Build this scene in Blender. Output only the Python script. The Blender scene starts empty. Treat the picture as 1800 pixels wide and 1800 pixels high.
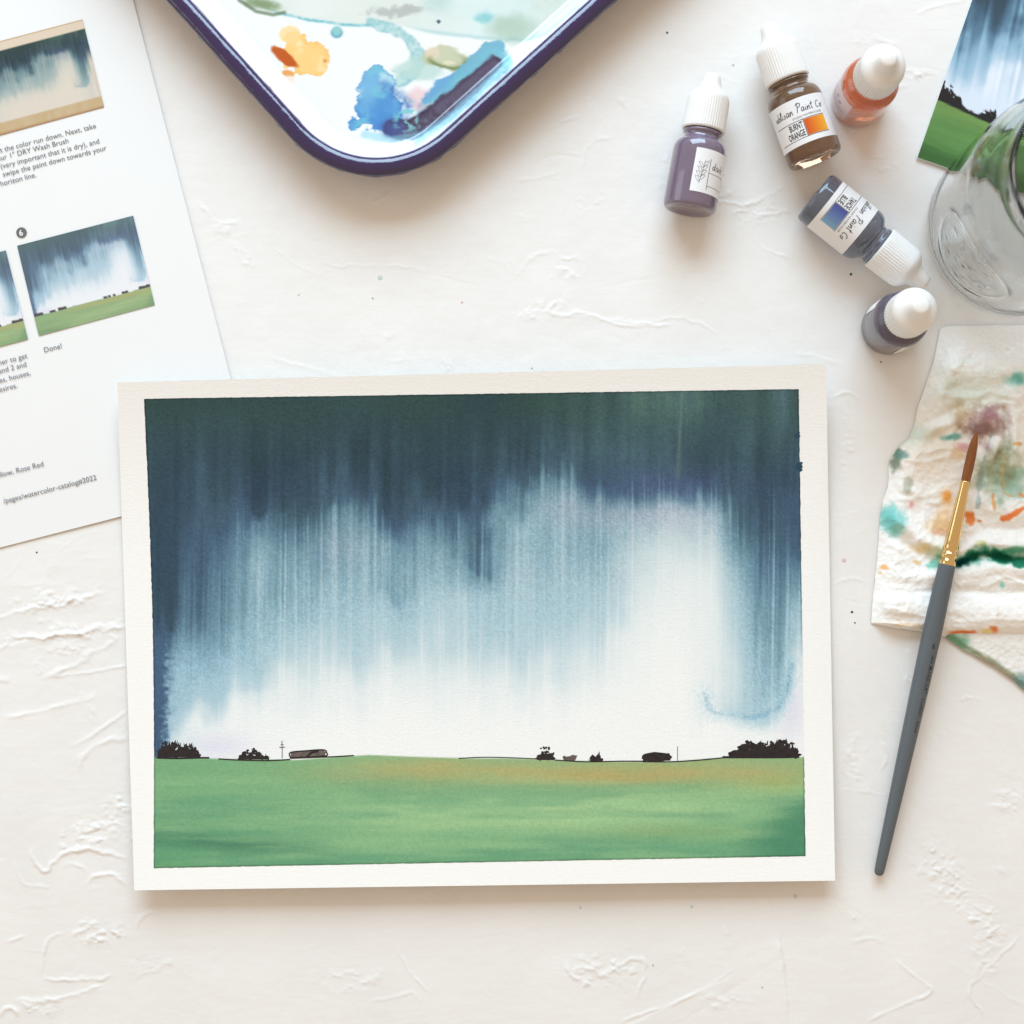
import bpy, math
import numpy as np
from mathutils import Matrix, Vector

# ------------------------------------------------------------------ camera, light, exposure
sc = bpy.context.scene
S = 0.00025            # metres on the table top per photograph pixel
D = 0.75               # camera height above the table
NX, NY = 900.0, 1010.0 # the point straight below the lens
cam_d = bpy.data.cameras.new('camera')
cam = bpy.data.objects.new('camera', cam_d)
sc.collection.objects.link(cam)
cam.location = (0, 0, D)
cam_d.lens = 60.0; cam_d.sensor_width = 36.0
cam_d.shift_y = (NY - 900.0) / 1800.0
cam_d.clip_start = 0.02; cam_d.clip_end = 20
cam_d.dof.use_dof = True
cam_d.dof.focus_distance = D - 0.008
cam_d.dof.aperture_fstop = 6.8
sc.camera = cam

world = bpy.data.worlds.new('World'); sc.world = world; world.use_nodes = True
bg = world.node_tree.nodes['Background']
bg.inputs['Color'].default_value = (1.0, 0.78, 0.575, 1)
bg.inputs['Strength'].default_value = 0.63

def area(name, loc, target, sx, sy, power, col):
    d = bpy.data.lights.new(name, 'AREA'); d.shape = 'RECTANGLE'; d.size = sx; d.size_y = sy
    d.energy = power; d.color = col
    o = bpy.data.objects.new(name, d); sc.collection.objects.link(o)
    o.location = loc
    o.rotation_euler = (Vector(target) - Vector(loc)).to_track_quat('-Z', 'Y').to_euler()
    return o
area('window_light', (-0.2, 2.15, 1.38), (0, 0.05, 0), 2.3, 1.5, 86.0, (0.60, 0.82, 1.0))
area('side_window_light', (-2.3, 0.3, 1.15), (0, 0, 0), 1.7, 1.2, 8.0, (0.76, 0.90, 1.0))

vs = sc.view_settings
vs.view_transform = 'Standard'; vs.look = 'None'; vs.exposure = 0.10; vs.gamma = 1.0
vs.use_curve_mapping = False
sc.render.engine = 'CYCLES'
sc.cycles.max_bounces = 14; sc.cycles.transmission_bounces = 12

C = sc.collection
rng = np.random.RandomState(7)

# ------------------------------------------------------------------ helpers
def P(px, py, z=0.0):
    """table position under photograph pixel (px, py) at height z"""
    f = (D - z) / D
    return (px - NX) * S * f, (NY - py) * S * f

def lin(c):
    c = np.asarray(c, dtype=np.float64) / 255.0
    return np.where(c <= 0.04045, c / 12.92, ((c + 0.055) / 1.055) ** 2.4)

ALB = 0.90
def col3(r, g, b):
    v = lin((r, g, b)) * ALB
    return (float(v[0]), float(v[1]), float(v[2]), 1.0)

_lat = np.random.RandomState(11).rand(512, 512)
def vnoise(x, y, seed=0):
    x = np.asarray(x, dtype=np.float64) + seed * 37.31 + 1000.0
    y = np.asarray(y, dtype=np.float64) + seed * 91.77 + 1000.0
    xi = np.floor(x).astype(np.int64); yi = np.floor(y).astype(np.int64)
    fx = x - xi; fy = y - yi
    fx = fx * fx * (3 - 2 * fx); fy = fy * fy * (3 - 2 * fy)
    a = _lat[xi % 512, yi % 512]; b = _lat[(xi + 1) % 512, yi % 512]
    c = _lat[xi % 512, (yi + 1) % 512]; d = _lat[(xi + 1) % 512, (yi + 1) % 512]
    return (a * (1 - fx) + b * fx) * (1 - fy) + (c * (1 - fx) + d * fx) * fy
def fbm(x, y, seed=0, oct=4):
    r = 0; a = 0.5; t = 0
    for o in range(oct):
        r = r + a * vnoise(x * 2 ** o, y * 2 ** o, seed + o); t += a; a *= 0.5
    return r / t
def sst(a, b, x):
    t = np.clip((x - a) / (b - a), 0, 1)
    return t * t * (3 - 2 * t)
def seg_dist(x, y, pts):
    """distance to a polyline"""
    d = None
    for (x0, y0), (x1, y1) in zip(pts[:-1], pts[1:]):
        vx, vy = x1 - x0, y1 - y0
        L = vx * vx + vy * vy + 1e-9
        t = np.clip(((x - x0) * vx + (y - y0) * vy) / L, 0, 1)
        q = np.hypot(x - x0 - t * vx, y - y0 - t * vy)
        d = q if d is None else np.minimum(d, q)
    return d
def smooth_line(pts, n=8):
    pts = [np.array(p, float) for p in pts]
    if len(pts) < 3: return [tuple(p) for p in pts]
    out = []
    e = [2 * pts[0] - pts[1]] + pts + [2 * pts[-1] - pts[-2]]
    for i in range(1, len(e) - 2):
        p0, p1, p2, p3 = e[i - 1], e[i], e[i + 1], e[i + 2]
        for k in range(n):
            t = k / n
            out.append(tuple(0.5 * ((2 * p1) + (-p0 + p2) * t + (2 * p0 - 5 * p1 + 4 * p2 - p3) * t * t + (-p0 + 3 * p1 - 3 * p2 + p3) * t ** 3)))
    out.append(tuple(pts[-1]))
    return out

def empty(name, label=None, cat=None, group=None, loc=(0, 0, 0)):
    o = bpy.data.objects.new(name, None); C.objects.link(o); o.location = loc
    o.empty_display_size = 0.01
    if label: o['label'] = label
    if cat: o['category'] = cat
    if group: o['group'] = group
    return o
def link(name, me, mat=None, parent=None, label=None):
    o = bpy.data.objects.new(name, me); C.objects.link(o)
    if mat: me.materials.clear(); me.materials.append(mat)
    if parent: o.parent = parent
    if label: o['label'] = label
    return o
def build(name, verts, faces, mat=None, parent=None, smooth=True, colors=None, label=None):
    me = bpy.data.meshes.new(name)
    verts = np.asarray(verts, dtype=np.float32)
    if isinstance(faces, np.ndarray):
        n, k = faces.shape
        me.vertices.add(len(verts)); me.vertices.foreach_set('co', verts.ravel())
        me.loops.add(n * k); me.loops.foreach_set('vertex_index', faces.astype(np.int32).ravel())
        me.polygons.add(n); me.polygons.foreach_set('loop_start', np.arange(0, n * k, k, dtype=np.int32))
        me.update(calc_edges=True)
    else:
        me.from_pydata([tuple(map(float, v)) for v in verts], [], [tuple(f) for f in faces])
    if smooth:
        me.polygons.foreach_set('use_smooth', np.ones(len(me.polygons), dtype=bool))
    if colors is not None:
        a = me.color_attributes.new('paint', 'FLOAT_COLOR', 'POINT')
        c = np.ones((len(verts), 4), dtype=np.float32); c[:, :3] = colors
        a.data.foreach_set('color', c.ravel())
    me.validate(); me.update()
    return link(name, me, mat, parent, label)
def grid_faces(m, n, off=0):
    i = np.arange(m - 1)[:, None] * n + np.arange(n - 1)[None, :]
    i = i.ravel() + off
    return np.stack([i, i + n, i + n + 1, i + 1], 1)
def grid(name, X, Y, Z, mat, parent=None, rgb=None, keep=None, flip=False, label=None):
    m, n = X.shape
    v = np.stack([X.ravel(), Y.ravel(), Z.ravel()], 1)
    f = grid_faces(m, n)
    if keep is not None:
        k = keep.ravel(); f = f[k[f].all(1)]
        used = np.zeros(len(v), bool); used[f.ravel()] = True
        idx = np.cumsum(used) - 1
        v = v[used]; f = idx[f]
        if rgb is not None: rgb = rgb.reshape(-1, 3)[used]
    if flip: f = f[:, ::-1]
    c = None if rgb is None else rgb.reshape(-1, 3)
    return build(name, v, f, mat, parent, True, c, label)
def slab(name, X, Y, Z, th, mat, parent=None, rgb=None, label=None):
    """a sheet with thickness; rows run down the page, columns across"""
    m, n = X.shape; N = m * n
    top = np.stack([X.ravel(), Y.ravel(), Z.ravel()], 1)
    bot = top.copy(); bot[:, 2] -= th
    f1 = grid_faces(m, n); f2 = grid_faces(m, n, N)[:, ::-1]
    loop = list(range(n)) + [i * n + n - 1 for i in range(1, m)] + [(m - 1) * n + j for j in range(n - 2, -1, -1)] + [i * n for i in range(m - 2, 0, -1)]
    side_top = top[loop]; side_bot = bot[loop]; L = len(loop); o = 2 * N
    s = np.array([[o + i, o + (i + 1) % L, o + L + (i + 1) % L, o + L + i] for i in range(L)])
    v = np.concatenate([top, bot, side_top, side_bot])
    c = None
    if rgb is not None:
        r = rgb.reshape(-1, 3); c = np.concatenate([r, r, r[loop], r[loop]])
    return build(name, v, np.concatenate([f1, f2, s]), mat, parent, True, c, label)
def lathe(name, prof, seg, mat, parent, rib=None, label=None, a0=0.0, a1=2 * math.pi):
    prof = [(r * 0.001, z * 0.001) for r, z in prof]
    full = abs(a1 - a0 - 2 * math.pi) < 1e-6
    n = seg if full else seg + 1
    ang = a0 + np.arange(n) * (a1 - a0) / seg
    v = []
    for k, (r, z) in enumerate(prof):
        rr = np.full(n, r)
        if rib and rib[0] <= z * 1000 <= rib[1]:
            rr = rr + rib[2] * 0.001 * np.clip(np.sin(ang * rib[3]) * 1.6, -1, 1)
        v.append(np.stack([rr * np.sin(ang), -rr * np.cos(ang), np.full(n, z)], 1))
    v = np.concatenate(v); f = []
    m = len(prof)
    for i in range(m - 1):
        for j in range(n if full else n - 1):
            k = (j + 1) % n
            f.append((i * n + j, i * n + k, (i + 1) * n + k, (i + 1) * n + j))
    return build(name, v, np.array(f), mat, parent, True, None, label)

# ------------------------------------------------------------------ materials
def mat(name, color=(0.8, 0.8, 0.8, 1), rough=0.5, spec=0.5, attr=False, metal=0.0, coat=0.0, trans=0.0, ior=1.45, sss=0.0,
        bump=None, mottle=None):
    m = bpy.data.materials.new(name); m.use_nodes = True
    nt = m.node_tree; b = nt.nodes['Principled BSDF']
    b.inputs['Base Color'].default_value = color
    b.inputs['Roughness'].default_value = rough
    b.inputs['Specular IOR Level'].default_value = spec
    b.inputs['Metallic'].default_value = metal
    b.inputs['Coat Weight'].default_value = coat
    b.inputs['Coat Roughness'].default_value = 0.05
    b.inputs['Transmission Weight'].default_value = trans
    b.inputs['IOR'].default_value = ior
    if sss:
        b.inputs['Subsurface Weight'].default_value = sss
        b.inputs['Subsurface Radius'].default_value = (1, 0.8, 0.7)
        b.inputs['Subsurface Scale'].default_value = 0.004
    tc = nt.nodes.new('ShaderNodeTexCoord')
    src = None
    if attr:
        a = nt.nodes.new('ShaderNodeVertexColor'); a.layer_name = 'paint'; src = a.outputs['Color']
        nt.links.new(src, b.inputs['Base Color'])
    if mottle:                                   # fine colour variation: (scale, amount[, stretch])
        nz = nt.nodes.new('ShaderNodeTexNoise'); nz.inputs['Scale'].default_value = mottle[0]; nz.inputs['Detail'].default_value = 4
        mp = nt.nodes.new('ShaderNodeMapping'); mp.inputs['Scale'].default_value = mottle[2] if len(mottle) > 2 else (1, 1, 1)
        nt.links.new(tc.outputs['Object'], mp.inputs['Vector']); nt.links.new(mp.outputs['Vector'], nz.inputs['Vector'])
        mr = nt.nodes.new('ShaderNodeMapRange')
        mr.inputs['From Min'].default_value = 0.25; mr.inputs['From Max'].default_value = 0.75
        mr.inputs['To Min'].default_value = 1 - mottle[1]; mr.inputs['To Max'].default_value = 1 + mottle[1]
        nt.links.new(nz.outputs['Fac'], mr.inputs['Value'])
        mx = nt.nodes.new('ShaderNodeMix'); mx.data_type = 'RGBA'; mx.blend_type = 'MULTIPLY'; mx.inputs['Factor'].default_value = 1.0
        if src: nt.links.new(src, mx.inputs['A'])
        else: mx.inputs['A'].default_value = color
        nt.links.new(mr.outputs['Result'], mx.inputs['B'])
        nt.links.new(mx.outputs['Result'], b.inputs['Base Color'])
    if bump:                                     # list of (scale, distance m, stretch)
        prev = None
        for sc_, dist, st in bump:
            if st == 'V':                        # embossed dimples
                nz = nt.nodes.new('ShaderNodeTexVoronoi'); nz.inputs['Scale'].default_value = sc_; st = (1, 1, 0.2)
            else:
                nz = nt.nodes.new('ShaderNodeTexNoise'); nz.inputs['Scale'].default_value = sc_; nz.inputs['Detail'].default_value = 5
            mp = nt.nodes.new('ShaderNodeMapping'); mp.inputs['Scale'].default_value = st
            nt.links.new(tc.outputs['Object'], mp.inputs['Vector']); nt.links.new(mp.outputs['Vector'], nz.inputs['Vector'])
            bp = nt.nodes.new('ShaderNodeBump'); bp.inputs['Distance'].default_value = dist; bp.inputs['Strength'].default_value = 1.0
            nt.links.new(nz.outputs[0], bp.inputs['Height'])
            if prev: nt.links.new(prev, bp.inputs['Normal'])
            prev = bp.outputs['Normal']
        nt.links.new(prev, b.inputs['Normal'])
    return m

M = {}
M['table'] = mat('white_plaster_paint', col3(243, 241, 238), 0.55, 0.35, bump=[(420, 0.00006, (0.25, 1, 1)), (90, 0.0003, (1, 1, 1)), (1600, 0.00003, (1, 1, 1))], mottle=(22, 0.03))
M['paper'] = mat('watercolor_paper', col3(250, 248, 244), 0.85, 0.15, bump=[(900, 0.00008, (1, 1, 1)), (1500, 0.00006, (0.15, 1, 1))], mottle=(500, 0.012))
M['paint'] = mat('watercolor_paint', (1, 1, 1, 1), 0.8, 0.18, attr=True, bump=[(900, 0.00008, (1, 1, 1)), (1500, 0.00006, (0.15, 1, 1))], mottle=(1300, 0.045))
M['ink'] = mat('black_brown_ink', col3(44, 36, 36), 0.6, 0.3, mottle=(500, 0.35))
M['ink_thin'] = mat('thin_brown_ink', col3(105, 92, 86), 0.7, 0.3, mottle=(500, 0.35))
M['print'] = mat('printed_picture', (1, 1, 1, 1), 0.6, 0.25, attr=True)
M['gloss_print'] = mat('glossy_photo_print', (1, 1, 1, 1), 0.35, 0.4, attr=True)
M['sheet'] = mat('smooth_white_card', col3(243, 243, 242), 0.6, 0.25, mottle=(60, 0.006))
M['text'] = mat('grey_print_ink', col3(118, 118, 122), 0.7, 0.2)
M['dot'] = mat('dark_grey_print_ink', col3(112, 112, 110), 0.7, 0.2)
M['enamel'] = mat('white_enamel', (1, 1, 1, 1), 0.12, 0.5, attr=True, coat=0.4)
M['navy'] = mat('navy_enamel', col3(40, 25, 80), 0.12, 0.5, coat=1.0, bump=[(160, 0.0005, (1, 1, 1))])
M['cap'] = mat('white_plastic', col3(244, 242, 239), 0.42, 0.4, sss=0.25)
M['label'] = mat('white_label_paper', col3(242, 241, 242), 0.5, 0.3)
M['black'] = mat('black_print', col3(40, 36, 40), 0.6, 0.2)
M['blackbrush'] = mat('black_brush_print', col3(38, 40, 44), 0.6, 0.2)
M['script'] = mat('grey_script_print', col3(96, 92, 100), 0.6, 0.2)
M['swatch'] = mat('swatch_print', (1, 1, 1, 1), 0.5, 0.3, attr=True)
M['handle'] = mat('grey_satin_lacquer', col3(96, 103, 108), 0.42, 0.4, mottle=(90, 0.03))
M['gold'] = mat('gold_metal', (0.80, 0.58, 0.27, 1), 0.10, 0.5, metal=1.0, bump=[(300, 0.0001, (1, 1, 1))])
M['bristle'] = mat('brown_bristles', col3(142, 86, 44), 0.55, 0.4, bump=[(2500, 0.0003, (1, 1, 0.06))], mottle=(2500, 0.3, (1, 1, 0.05)))
M['towel'] = mat('paper_towel', (1, 1, 1, 1), 0.95, 0.05, attr=True, bump=[(700, 0.00022, (1, 1, 1)), (330, 0.0004, (1, 1, 1)), (420, 0.00032, 'V')])
M['glass'] = mat('clear_glass', (0.99, 0.998, 0.992, 1), 0.0, 0.5, trans=1.0, ior=1.30)
M['speck'] = mat('dried_teal_paint', col3(60, 92, 96), 0.5, 0.4)

# ------------------------------------------------------------------ the painted picture (colour of the pigment, by photograph pixel)
_ramp_d = np.array([0.0, 0.08, 0.22, 0.40, 0.56, 0.72, 0.86, 1.0])
_ramp_c = np.array([(247, 246, 243), (229, 236, 236), (196, 214, 219), (148, 181, 194), (110, 146, 162), (78, 107, 124), (59, 82, 94), (49, 69, 78)], float)
def ramp(d):
    return np.stack([np.interp(d, _ramp_d, _ramp_c[:, i]) for i in range(3)], -1)
def mix(a, col, w):
    w = np.clip(w, 0, 1)[..., None]
    return a * (1 - w) + np.array(col, float) * w
_wx = 200 + np.array([80, 130, 180, 240, 300, 360, 420, 500, 600, 700, 800, 900, 1000, 1100, 1200, 1300, 1400, 1480, 1540, 1600, 1650, 1692]) / 1.406
_wy = 630 + np.array([100, 200, 280, 340, 400, 460, 520, 580, 640, 700, 760, 820, 880, 930]) / 1.406
_wd = np.array([
 [.97,.97,.97,.96,.95,.95,.95,.94,.90,.95,.96,.97,.97,.95,.92,.86,.80,.85,.88,.90,.80,.92],
 [.95,.95,.93,.93,.93,.93,.93,.94,.93,.95,.95,.95,.92,.85,.88,.90,.88,.90,.90,.92,.88,.88],
 [.96,.95,.90,.90,.91,.92,.92,.90,.88,.95,.95,.95,.82,.78,.84,.86,.85,.88,.88,.86,.86,.84],
 [.97,.96,.88,.87,.88,.84,.88,.84,.82,.90,.86,.92,.58,.52,.60,.70,.66,.64,.78,.84,.82,.80],
 [.97,.96,.87,.83,.84,.58,.78,.66,.60,.80,.72,.66,.40,.42,.46,.42,.32,.34,.66,.82,.80,.78],
 [.97,.95,.83,.74,.68,.44,.58,.53,.46,.52,.50,.54,.40,.40,.43,.26,.18,.20,.52,.74,.74,.72],
 [.97,.94,.77,.65,.61,.41,.53,.50,.44,.44,.42,.52,.36,.38,.37,.18,.10,.12,.38,.64,.66,.62],
 [.97,.93,.72,.62,.57,.42,.51,.44,.38,.46,.26,.30,.32,.34,.29,.12,.06,.08,.28,.57,.58,.48],
 [.97,.90,.65,.60,.55,.38,.36,.30,.30,.28,.20,.26,.28,.28,.23,.08,.04,.06,.22,.53,.55,.35],
 [.96,.72,.52,.53,.47,.36,.26,.22,.24,.20,.18,.22,.24,.20,.15,.05,.03,.06,.18,.47,.50,.22],
 [.92,.38,.38,.39,.26,.29,.14,.14,.17,.11,.11,.13,.15,.13,.10,.03,.02,.06,.14,.41,.45,.10],
 [.88,.34,.32,.24,.14,.12,.07,.07,.08,.05,.05,.06,.08,.06,.04,.02,.01,.07,.14,.37,.38,.04],
 [.84,.26,.16,.10,.06,.04,.03,.02,.03,.02,.02,.02,.03,.02,.01,.01,.01,.07,.17,.30,.12,.03],
 [.82,.14,.08,.04,.03,.02,.02,.01,.01,.01,.01,.01,.01,.01,.01,.01,.01,.01,.02,.03,.02,.01]])
def wash(x, y):
    '''the wet wash: how dense the pigment lies, blended between hand-set values'''
    i = np.clip(np.searchsorted(_wx, x) - 1, 0, len(_wx) - 2); j = np.clip(np.searchsorted(_wy, y) - 1, 0, len(_wy) - 2)
    u = np.clip((x - _wx[i]) / (_wx[i + 1] - _wx[i]), 0, 1); v = np.clip((y - _wy[j]) / (_wy[j + 1] - _wy[j]), 0, 1)
    u = u * 0.5 + 0.5 * u * u * (3 - 2 * u)
    return (_wd[j, i] * (1 - u) + _wd[j, i + 1] * u) * (1 - v) + (_wd[j + 1, i] * (1 - u) + _wd[j + 1, i + 1] * u) * v
def horizon(x):
    return np.interp(x, [270, 400, 520, 600, 650, 720, 830, 900, 1000, 1080, 1180, 1250, 1330, 1410], [1331, 1334, 1336, 1330, 1327, 1330, 1333, 1333, 1337, 1339, 1339, 1333, 1331, 1331])
def painting_rgb(x, y, detail=1.0):
    xs = x + 5 * (vnoise(x / 90, y / 260, 3) - 0.5) + (y - 1000) * 0.006
    f1 = vnoise(xs / 3.2, y / 260, 5); f2 = vnoise(xs / 7.5, y / 340, 6); f3 = vnoise(xs / 22, y / 420, 7); f4 = vnoise(xs / 60, y / 300, 8)
    wet = fbm(x / 45, y / 60, 9, 4) - 0.5
    calm = 1 - 0.85 * sst(1255, 1300, x) * sst(1120, 1190, y)
    yq = y + calm * (46 * (f3 - 0.5) + 26 * (f2 - 0.5) + 46 * wet + 10 * (f1 - 0.5)); xq = x + 14 * wet + 8 * (f4 - 0.5)
    d = wash(xq, yq)
    st = 0.42 * (f1 - 0.5) + 0.45 * (f2 - 0.5) + 0.30 * (f3 - 0.5) + 0.15 * (f4 - 0.5)
    mid = sst(0.90, 0.70, d) * sst(0.01, 0.10, d)
    d = d * (1 + 0.62 * st * mid) * (1 - 0.22 * mid * sst(0.70, 0.9, vnoise(xs / 4.2, y / 420, 12)))
    d = d + 0.03 * (fbm(x / 70, y / 90, 15) - 0.5) * sst(0.7, 0.9, d) - (0.10 * (f3 - 0.4) + 0.09 * (f2 - 0.4) + 0.10 * (f4 - 0.4) + 0.10 * wet) * sst(0.72, 0.9, d) * sst(700, 800, y)
    # dry-brush drag near the middle, cut off on a slant
    drag = sst(0, 1, (872 - x) / 10) * sst(0, 1, (x - 785) / 20) * sst(-5, 7, (972 + (x - 785) * 0.66 + 16 * (f1 - 0.5)) - y) * sst(900, 960, y)
    d = d + 0.10 * drag * (0.1 + 1.4 * f1)
    # dark left band
    lx = 303 - 10 * sst(1100, 1300, y) + 14 * (fbm(x / 9, y / 6, 21) - 0.5) * 2 - 0.0 * y
    band = sst(20, -16, x - lx) * sst(930, 1040, y)
    d = np.maximum(d, 0.82 * band * (0.9 + 0.2 * wet))
    d = np.clip(d, 0, 1.03)
    c = ramp(d)
    # hue drift: green-teal at the top, violet in the wet middle
    c = c + np.array((4, 8, -4.0)) * (sst(820, 700, y) * (0.4 + vnoise(x / 110, y / 70, 30)))[..., None]
    c = c + np.array((0, -2, 7.0)) * (sst(780, 880, y) * sst(0.5, 0.75, d) * vnoise(x / 60, y / 50, 31))[..., None]
    v1 = np.exp(-((x - 1190) / 120) ** 2 - ((y - 850) / 26) ** 2)
    c = mix(c, (82, 92, 132), 0.42 * v1 * (0.5 + vnoise(x / 40, y / 12, 32)))
    v2 = np.exp(-((x - 1170) / 130) ** 2 - ((y - 905) / 30) ** 2) + 0.6 * np.exp(-((x - 1010) / 60) ** 2 - ((y - 890) / 30) ** 2) + 0.6 * np.exp(-((x - 600) / 60) ** 2 - ((y - 955) / 40) ** 2)
    c = mix(c, (198, 193, 208), 0.42 * np.clip(v2, 0, 1) * sst(0.75, 0.4, d))
    lav = sst(0.18, 0.03, d) * (np.exp(-((x - 380) / 60) ** 2 - ((y - 1310) / 22) ** 2) + np.exp(-((x - 1390) / 25) ** 2 - ((y - 1245) / 60) ** 2))
    c = mix(c, (224, 222, 236), 0.8 * lav)
    lb = sst(0.85, 0.55, np.abs(x - 300) / 200) * sst(1040, 1180, y) * sst(0.7, 0.35, d)
    c = mix(c, (150, 186, 206), 0.45 * lb * sst(0.06, 0.2, d))
    c = mix(c, (66, 88, 124), 0.55 * band * sst(1050, 1230, y))
    teal = sst(0.08, 0.25, d) * sst(0.5, 0.3, d) * sst(1000, 1080, y)
    c = mix(c, (160, 198, 212), 0.35 * teal)
    # greenish upper right with the pale drip
    g = sst(1080, 1130, x) * sst(1260, 1225, x) * sst(765, 700, y)
    c = mix(c, (96, 132, 112), 0.75 * g * (0.15 + f2))
    g2 = sst(930, 1060, x) * sst(860, 740, y)
    c = mix(c, (84, 114, 112), 0.45 * g2 * (0.2 + f3))
    dr = np.exp(-((x - (1199 - (y - 690) * 0.055)) / np.interp(y, [690, 790, 830, 850], [3.2, 3.0, 6, 3])) ** 2) * sst(858, 825, y)
    c = mix(c, (120, 148, 138), 0.6 * dr * (0.5 + 0.7 * f2))
    c = mix(c, (92, 120, 130), 0.5 * np.exp(-((x - 1375) / 14) ** 2) * sst(800, 700, y))
    # pigment fringe of the back-run, lower right
    fr = [(1239, 1222), (1243, 1238), (1252, 1252), (1285, 1257), (1320, 1261), (1348, 1255), (1368, 1244), (1384, 1215), (1392, 1170)]
    jag = (fbm(x / 3.6, y / 4.6, 41, 3) - 0.5) * 27
    fd = seg_dist(x, y, fr)
    c = mix(c, (92, 146, 176), sst(11, 1, fd + 1.3 * np.abs(jag)) * (0.15 + 1.1 * vnoise(x / 16, y / 16, 42)) * np.interp(x, [1230, 1250, 1265, 1300, 1330, 1400], [0.55, 0.6, 0.3, 0.3, 1.0, 0.9]))
    c = mix(c, (172, 208, 222), 0.45 * sst(22, 4, fd + 1.6 * jag) * np.interp(x, [1230, 1300, 1330, 1400], [0.6, 0.5, 1, 0.7]))
    # little runs above the left trees
    # ---- the green field
    hz = horizon(x)
    fn = fbm(x / 160, y / 30, 50); fn2 = fbm(x / 70, y / 16, 55); gr = vnoise(x / 3, y / 3, 57)
    G = np.zeros(x.shape + (3,)) + np.array((134, 184, 132.0))
    G = mix(G, (104, 164, 116), sst(760, 330, x) * (0.55 + 0.8 * (fn - 0.4)))
    G = mix(G, (176, 212, 150), 1.3 * np.exp(-((x - 960) / 260) ** 2 - ((y - 1420) / 30) ** 2) * (0.3 + fn2))
    G = mix(G, (178, 174, 112), 1.15 * np.exp(-(np.maximum(np.abs(x - 1010) - 260, 0) / 190) ** 2 - ((y - 1358 - 16 * (fn - 0.5)) / 24) ** 2) * (0.6 + 0.55 * fn2))
    G = mix(G, (188, 156, 90), 0.40 * np.exp(-((x - 1080) / 130) ** 2 - ((y - 1360) / 12) ** 2) * (0.5 + 0.7 * fn2))
    G = mix(G, (170, 178, 100), 0.5 * np.exp(-((x - 1370) / 50) ** 2 - ((y - 1380) / 18) ** 2))
    G = mix(G, (142, 168, 106), 0.6 * np.exp(-((x - 1180) / 150) ** 2 - ((y - 1462) / 12) ** 2) * (0.3 + fn))
    G = mix(G, (88, 154, 112), 0.75 * sst(1450, 1520, y + 30 * (fn - 0.5)) * (0.45 + fn2))
    dk = [(276, 1474), (360, 1478), (420, 1486), (560, 1494), (650, 1490)]
    G = mix(G, (64, 124, 92), 1.0 * np.exp(-(seg_dist(x, y, dk) / 16) ** 2) * (0.25 + fn2) * sst(700, 420, x))
    G = mix(G, (66, 132, 98), 0.95 * sst(1300, 1410, x + (y - 1450) * 0.6 + 90 * (fn - 0.5)) * sst(1375, 1425, y + 30 * (fn2 - 0.5)))
    G = mix(G, (96, 160, 100), 0.4 * np.exp(-((x - 300) / 70) ** 2 - ((y - 1515) / 16) ** 2))
    G = mix(G, (84, 148, 112), 0.42 * sst(0.42, 0.75, fbm(x / 200, y / 22, 52)) * sst(1345, 1400, y)); G = mix(G, (168, 206, 146), 0.38 * sst(0.45, 0.78, fbm(x / 230, y / 20, 58)) * sst(1345, 1390, y))
    G = mix(G, (158, 164, 142), 0.14 + 0 * x)
    G = G * (0.975 + 0.05 * gr)[..., None]
    gw = sst(-1.5, 1.5, y - hz)
    c = c * (1 - gw[..., None]) + G * gw[..., None]
    c = c * (1 + (vnoise(x / 2.2, y / 2.2, 60) - 0.5) * 0.17 * detail * sst(0.1, 0.4, np.where(gw > 0.5, 0.2, d)))[..., None] if detail else c
    return np.clip(c, 0, 255)

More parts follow.
